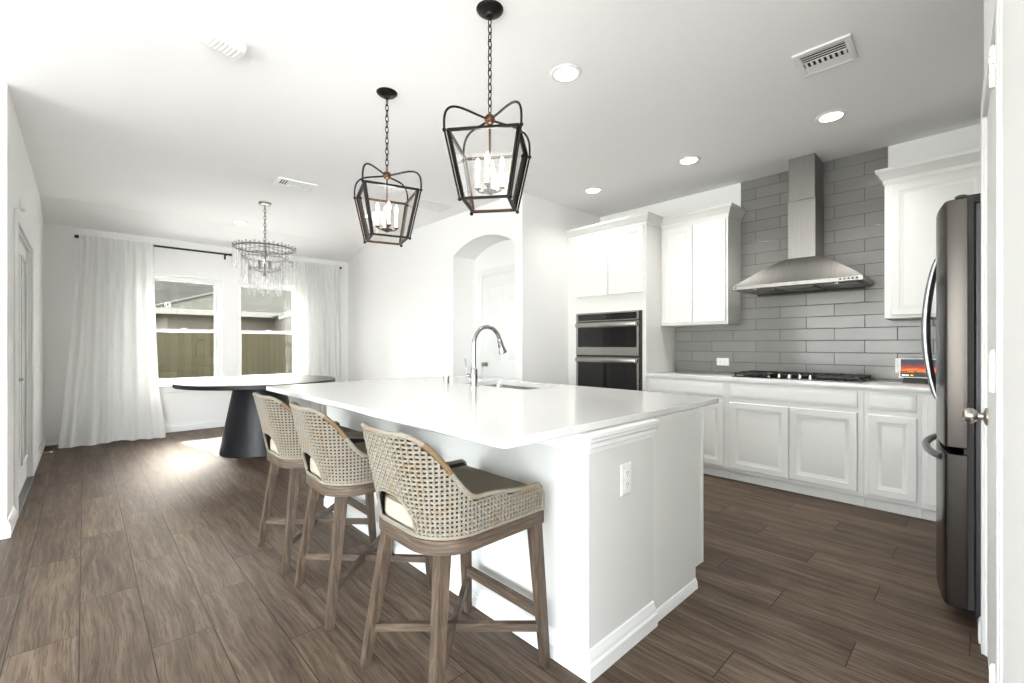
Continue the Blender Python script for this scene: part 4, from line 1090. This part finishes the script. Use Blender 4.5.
# ---------------------------------------------------------------- ceiling lights, vents, fixture
CANS = [(2.088, 1.724, 'round recessed ceiling light between the near lantern and the island sink side'),
        (3.841, .751, 'round recessed ceiling light between the ceiling vent and the range hood side'),
        (3.852, 1.79, 'round recessed ceiling light in front of the two door upper cabinet'),
        (3.868, 2.831, 'round recessed ceiling light in front of the tall oven cabinet'),
        (1.498, 6.783, 'round recessed ceiling light near the sloped ceiling above the windows')]
for i, (x, y, lb) in enumerate(CANS):
    t = thing('recessed_light', lb, 'ceiling light', (x, y, CE - .012), 0, 'recessed ceiling lights')
    b = MB(); b.lathe([(.066, -.004), (.088, -.006), (.094, -.001)], 36, None, (x, y, CE)); b.lathe([(.066, -.0045), (.070, -.009), (.088, -.009), (.093, -.003)], 36, None, (x, y, CE)); b.build('trim_ring', 'trim', t)
    b = MB(); b.lathe([(.0, -.012), (.06, -.012), (.067, -.009), (.067, -.004)], 32, None, (x, y, CE)); b.build('lens', 'can_glow', t)
    L = bpy.data.lights.new('can_beam', 'AREA'); L.shape = 'DISK'; L.size = .12; L.energy = (5.5, 6, 4.6, 2.6, 4)[i]; L.color = (1, .985, .96); L.spread = R(126)
    lo = bpy.data.objects.new('can_beam', L); COL.objects.link(lo); lo.parent = t; lo.location = (0, 0, -.004)
def vent(x, y, sx, sy, rz, label, split=3):
    t = thing('ceiling_vent', label, 'vent', (x, y, CE - .012), R(rz), 'white ceiling vents')
    b = MB(); w_ = .032
    for args in ((-sx / 2, sx / 2, -sy / 2, -sy / 2 + w_), (-sx / 2, sx / 2, sy / 2 - w_, sy / 2), (-sx / 2, -sx / 2 + w_, -sy / 2 + w_, sy / 2 - w_), (sx / 2 - w_, sx / 2, -sy / 2 + w_, sy / 2 - w_)): b.box(*args, .0, .0118, .003)
    b.build('vent_frame', 'trim', t, True)
    b = MB(); b.box(-sx / 2 + w_, sx / 2 - w_, -sy / 2 + w_, sy / 2 - w_, .0105, .0118); b.build('duct_opening', 'slot', t, True)
    ix, iy = sx - 2 * w_, sy - 2 * w_; b = MB()
    def lou(cxx, cyy, L_, ax, tl):
        Rm = Matrix.Translation((cxx, cyy, .004)) @ (Matrix.Rotation(R(tl), 4, 'X') if ax == 'x' else Matrix.Rotation(R(tl), 4, 'Y'))
        if ax == 'x': b.box(-L_ / 2, L_ / 2, -.008, .008, -.0006, .0006, T=Rm)
        else: b.box(-.008, .008, -L_ / 2, L_ / 2, -.0006, .0006, T=Rm)
    def slat(x0_, x1_, y0_, y1_): b.box(x0_, x1_, y0_, y1_, .003, .0045)
    if split == 3:
        for k in range(4): slat(-ix / 2 + k * ix * .075, -ix / 2 + k * ix * .075 + ix * .032, -iy / 2, iy / 2)
        for k in range(7): slat(-ix * .22, ix * .22, -iy / 2 + k * iy / 7, -iy / 2 + (k + .72) * iy / 7)
        slat(ix * .24, ix / 2, -iy / 2, iy / 2)
        for k in range(3): lou(ix / 2 - ix * .05 - k * ix * .09, 0, iy, 'y', -15)
        b.box(-.23 * ix - .003, -.22 * ix, -iy / 2, iy / 2, .0, .010); b.box(.22 * ix, .24 * ix, -iy / 2, iy / 2, .0, .010)
    elif split == 2:
        for k in range(3): slat(-ix / 2, ix / 2, iy * (.43 - k * .11), iy * (.46 - k * .11))
        for k in range(8): lou(-ix / 2 + (k + .5) * ix / 8, -iy * .02, iy * .24, 'y', -24)
        slat(-ix / 2, ix / 2, -iy / 2, -iy * .14); b.box(-ix / 2, ix / 2, iy * .10, iy * .13, .001, .005)
        for k in range(3): lou(0, -iy / 2 + iy * .06 + k * iy * .1, ix, 'x', -10)
    else:
        for k in range(10): lou(0, -iy / 2 + (k + .5) * iy / 10, ix, 'x', -14)
    b.build('louvers', 'trim', t, True)
    return t
vent(3.03, .62, .27, .285, 90 + 2, 'square white ceiling vent with dark louvers between the camera and the range hood', 2)
vent(1.545, 4.79, .36, .22, -4, 'white three way ceiling vent between the far lantern and the chandelier', 3)
vent(2.92, 4.44, .42, .28, 0, 'pale return air vent on the ceiling half behind the far lantern', 1)
b = MB(); T3 = Matrix.Translation((.545, 2.80, 0)) @ Matrix.Rotation(R(12), 4, 'Z'); rings = []
n = 57
for k in range(n):
    f = k / (n - 1); u = -.098 + .196 * f; e = min(1, min(f, 1 - f) / .16); e = math.sqrt(max(0.02, 1 - (1 - e) ** 2)); rb = .0011 * math.sin(f * 2 * math.pi * 9)
    hw_ = (.064 + rb) * (.35 + .65 * e); dp = (.040 + rb) * (.45 + .55 * e); ring = []
    for q_ in range(13):
        a = math.pi * q_ / 12; ca_, sa_ = math.cos(a), math.sin(a)
        ring.append((u, hw_ * math.copysign(abs(ca_) ** .6, ca_), CE - .006 - dp * abs(sa_) ** .6))
    ring += [(u, -hw_, CE - .004), (u, hw_, CE - .004)]
    rings.append(ring)
b.loft(rings, T=T3)
t = thing('ribbed_ceiling_fixture', 'small white ribbed oblong fixture alone on the ceiling', 'ceiling fixture', (.545, 2.80, CE - .05)); b.build('ribbed_cover', 'plastic', t, smooth=60)  # ribbed oblong ceiling device, function unknown
b = MB(); b.lathe([(.05, -.006), (.06, -.005), (.06, -.0005)], 28, None, (.53, 2.80, CE)); b.build('mounting_plate', 'plastic', t)

# door stop by the far corner
b = MB(); pts = [(XL + .012 + .075 * k / 40, 6.92 + .005 * math.cos(k * 1.6), .052 + .005 * math.sin(k * 1.6)) for k in range(41)]
t = thing('door_stop', 'tiny spring door stop on the baseboard past the french doors', 'door stop', (XL + .05, 6.92, .05)); b.tube(pts, .0022, 6); b.build('spring', 'nickel', t)
b = MB(); b.tube([(XL + .085, 6.92, .052), (XL + .105, 6.92, .052)], .008, 10); b.build('rubber_tip', 'plastic', t)

# ---------------------------------------------------------------- outside the dining windows
b = MB(); b.box(-20, 40, 12.2, 60, -.5, -.3); struct(b.build('ground', 'grass'))
b = MB(); b.box(-12, 20, 7.9, 12.2, -.5, -.28); struct(b.build('bounce_slab', 'bounce_slab'), 'pale concrete slab outside the dining windows, out of view, added to bounce light inside')  # ground out of view, added to throw sunlight up onto the ceiling
b = MB(); rnd = random.Random(2)
for k in range(130):
    x = -5 + k * .14; b.box(x, x + .136, 14 + rnd.uniform(0, .006), 14.02 + rnd.uniform(0, .006), -.3, 1.55 + rnd.uniform(-.012, .012))
for z in (0, .7, 1.3): b.box(-5, 13.2, 14.026, 14.07, z, z + .09)
tag(b.build('wooden_fence', 'fence'), 'weathered wooden privacy fence seen through the dining windows', 'fence')
b = MB(); T9 = Matrix(((1, 0, 0, 0), (0, 0, 1, 0), (0, 1, 0, 0), (0, 0, 0, 1)))
b.prism([(-5.2, 2.96), (5.5, 2.96), (5.5, 3.1), (.15, 6.2), (-5.2, 3.1)], -4.2, 4.5, T9); b.prism([(-.9, 2.96), (5.5, 2.96), (5.5, 3.1), (2.3, 5.5), (-.9, 3.1)], 4.5, 8.32, T9)
struct(b.build('fence_shade_roof', 'roof', smooth=5), 'unseen roof block over the house, added to shade the fence')  # block out of view, added to keep sky light off the fence
def house(label, x0, x1, y0, y1, ez, rz_, hip):
    t = thing('neighbor_house', label, 'house', ((x0 + x1) / 2, (y0 + y1) / 2, -.3))
    b = MB(); b.box(x0 + .5, x1 - .5, y0 + .5, y1 - .5, -.3, ez); b.build('house_wall', 'brick_out', t)
    b = MB(); ym = (y0 + y1) / 2
    vs_ = [(x0, y0, ez), (x1, y0, ez), (x1, y1, ez), (x0, y1, ez), (x0 + hip, ym, rz_), (x1 - hip, ym, rz_)]
    b.add(vs_, [(0, 1, 5, 4), (1, 2, 5), (2, 3, 4, 5), (3, 0, 4), (3, 2, 1, 0)]); b.build('roof', 'roof', t, smooth=5)
    b = MB(); b.sweep([(x0, y0), (x1, y0), (x1, y1), (x0, y1)], [(-.03, ez - .16), (.0, ez - .16), (.0, ez + .02), (-.03, ez + .02)], 1, True); b.build('fascia', 'outer_fascia', t)
    for c_, r_ in ((vs_[0], vs_[4]), (vs_[1], vs_[5]), (vs_[3], vs_[4]), (vs_[2], vs_[5])):
        b = MB(); b.bar(Vector(c_) + Vector((0, 0, .03)), Vector(r_) + Vector((0, 0, .03)), .13, .05); b.build('hip_cap', 'hip_cap', t)
    return t
hA = house('grey roofed neighbor house closest behind the fence', 1.5, 17.5, 18.0, 29, 2.36, 4.43, 5.5)
house('grey roofed neighbor house farther off, roof filling the top of the windows', -12, 26, 31, 49, 2.6, 11.5, 5)
# white rake board of the small front gable
b = MB()
P0, P1 = Vector((5.08, 17.55, 2.2)), Vector((6.75, 17.55, 2.85))
b.bar(P0, P1, .04, .18, (0, 0, 1)); P2 = Vector((8.4, 17.55, 2.2)); b.bar(P1, P2, .04, .18, (0, 0, 1)); b.build('rake_board', 'outer_fascia', hA)
b = MB(); b.add([(5.0, 17.5, 2.24), (6.75, 17.5, 2.93), (6.75, 20, 2.93), (5.0, 18.3, 2.24), (8.5, 17.5, 2.24), (8.5, 18.3, 2.24)], [(0, 1, 2, 3), (1, 4, 5, 2)]); b.build('gable_roof', 'roof', hA, smooth=5)
b = MB(); b.add([(5.2, 17.6, 2.2), (6.75, 17.6, 2.82), (8.3, 17.6, 2.2), (8.3, 17.6, -.3), (5.2, 17.6, -.3), (5.2, 18.6, 2.2), (6.75, 18.6, 2.82), (8.3, 18.6, 2.2), (8.3, 18.6, -.3), (5.2, 18.6, -.3)], [(0, 1, 2, 3, 4), (9, 8, 7, 6, 5), (0, 4, 9, 5), (2, 7, 8, 3)]); b.build('gable_wall', 'brick_out', hA)
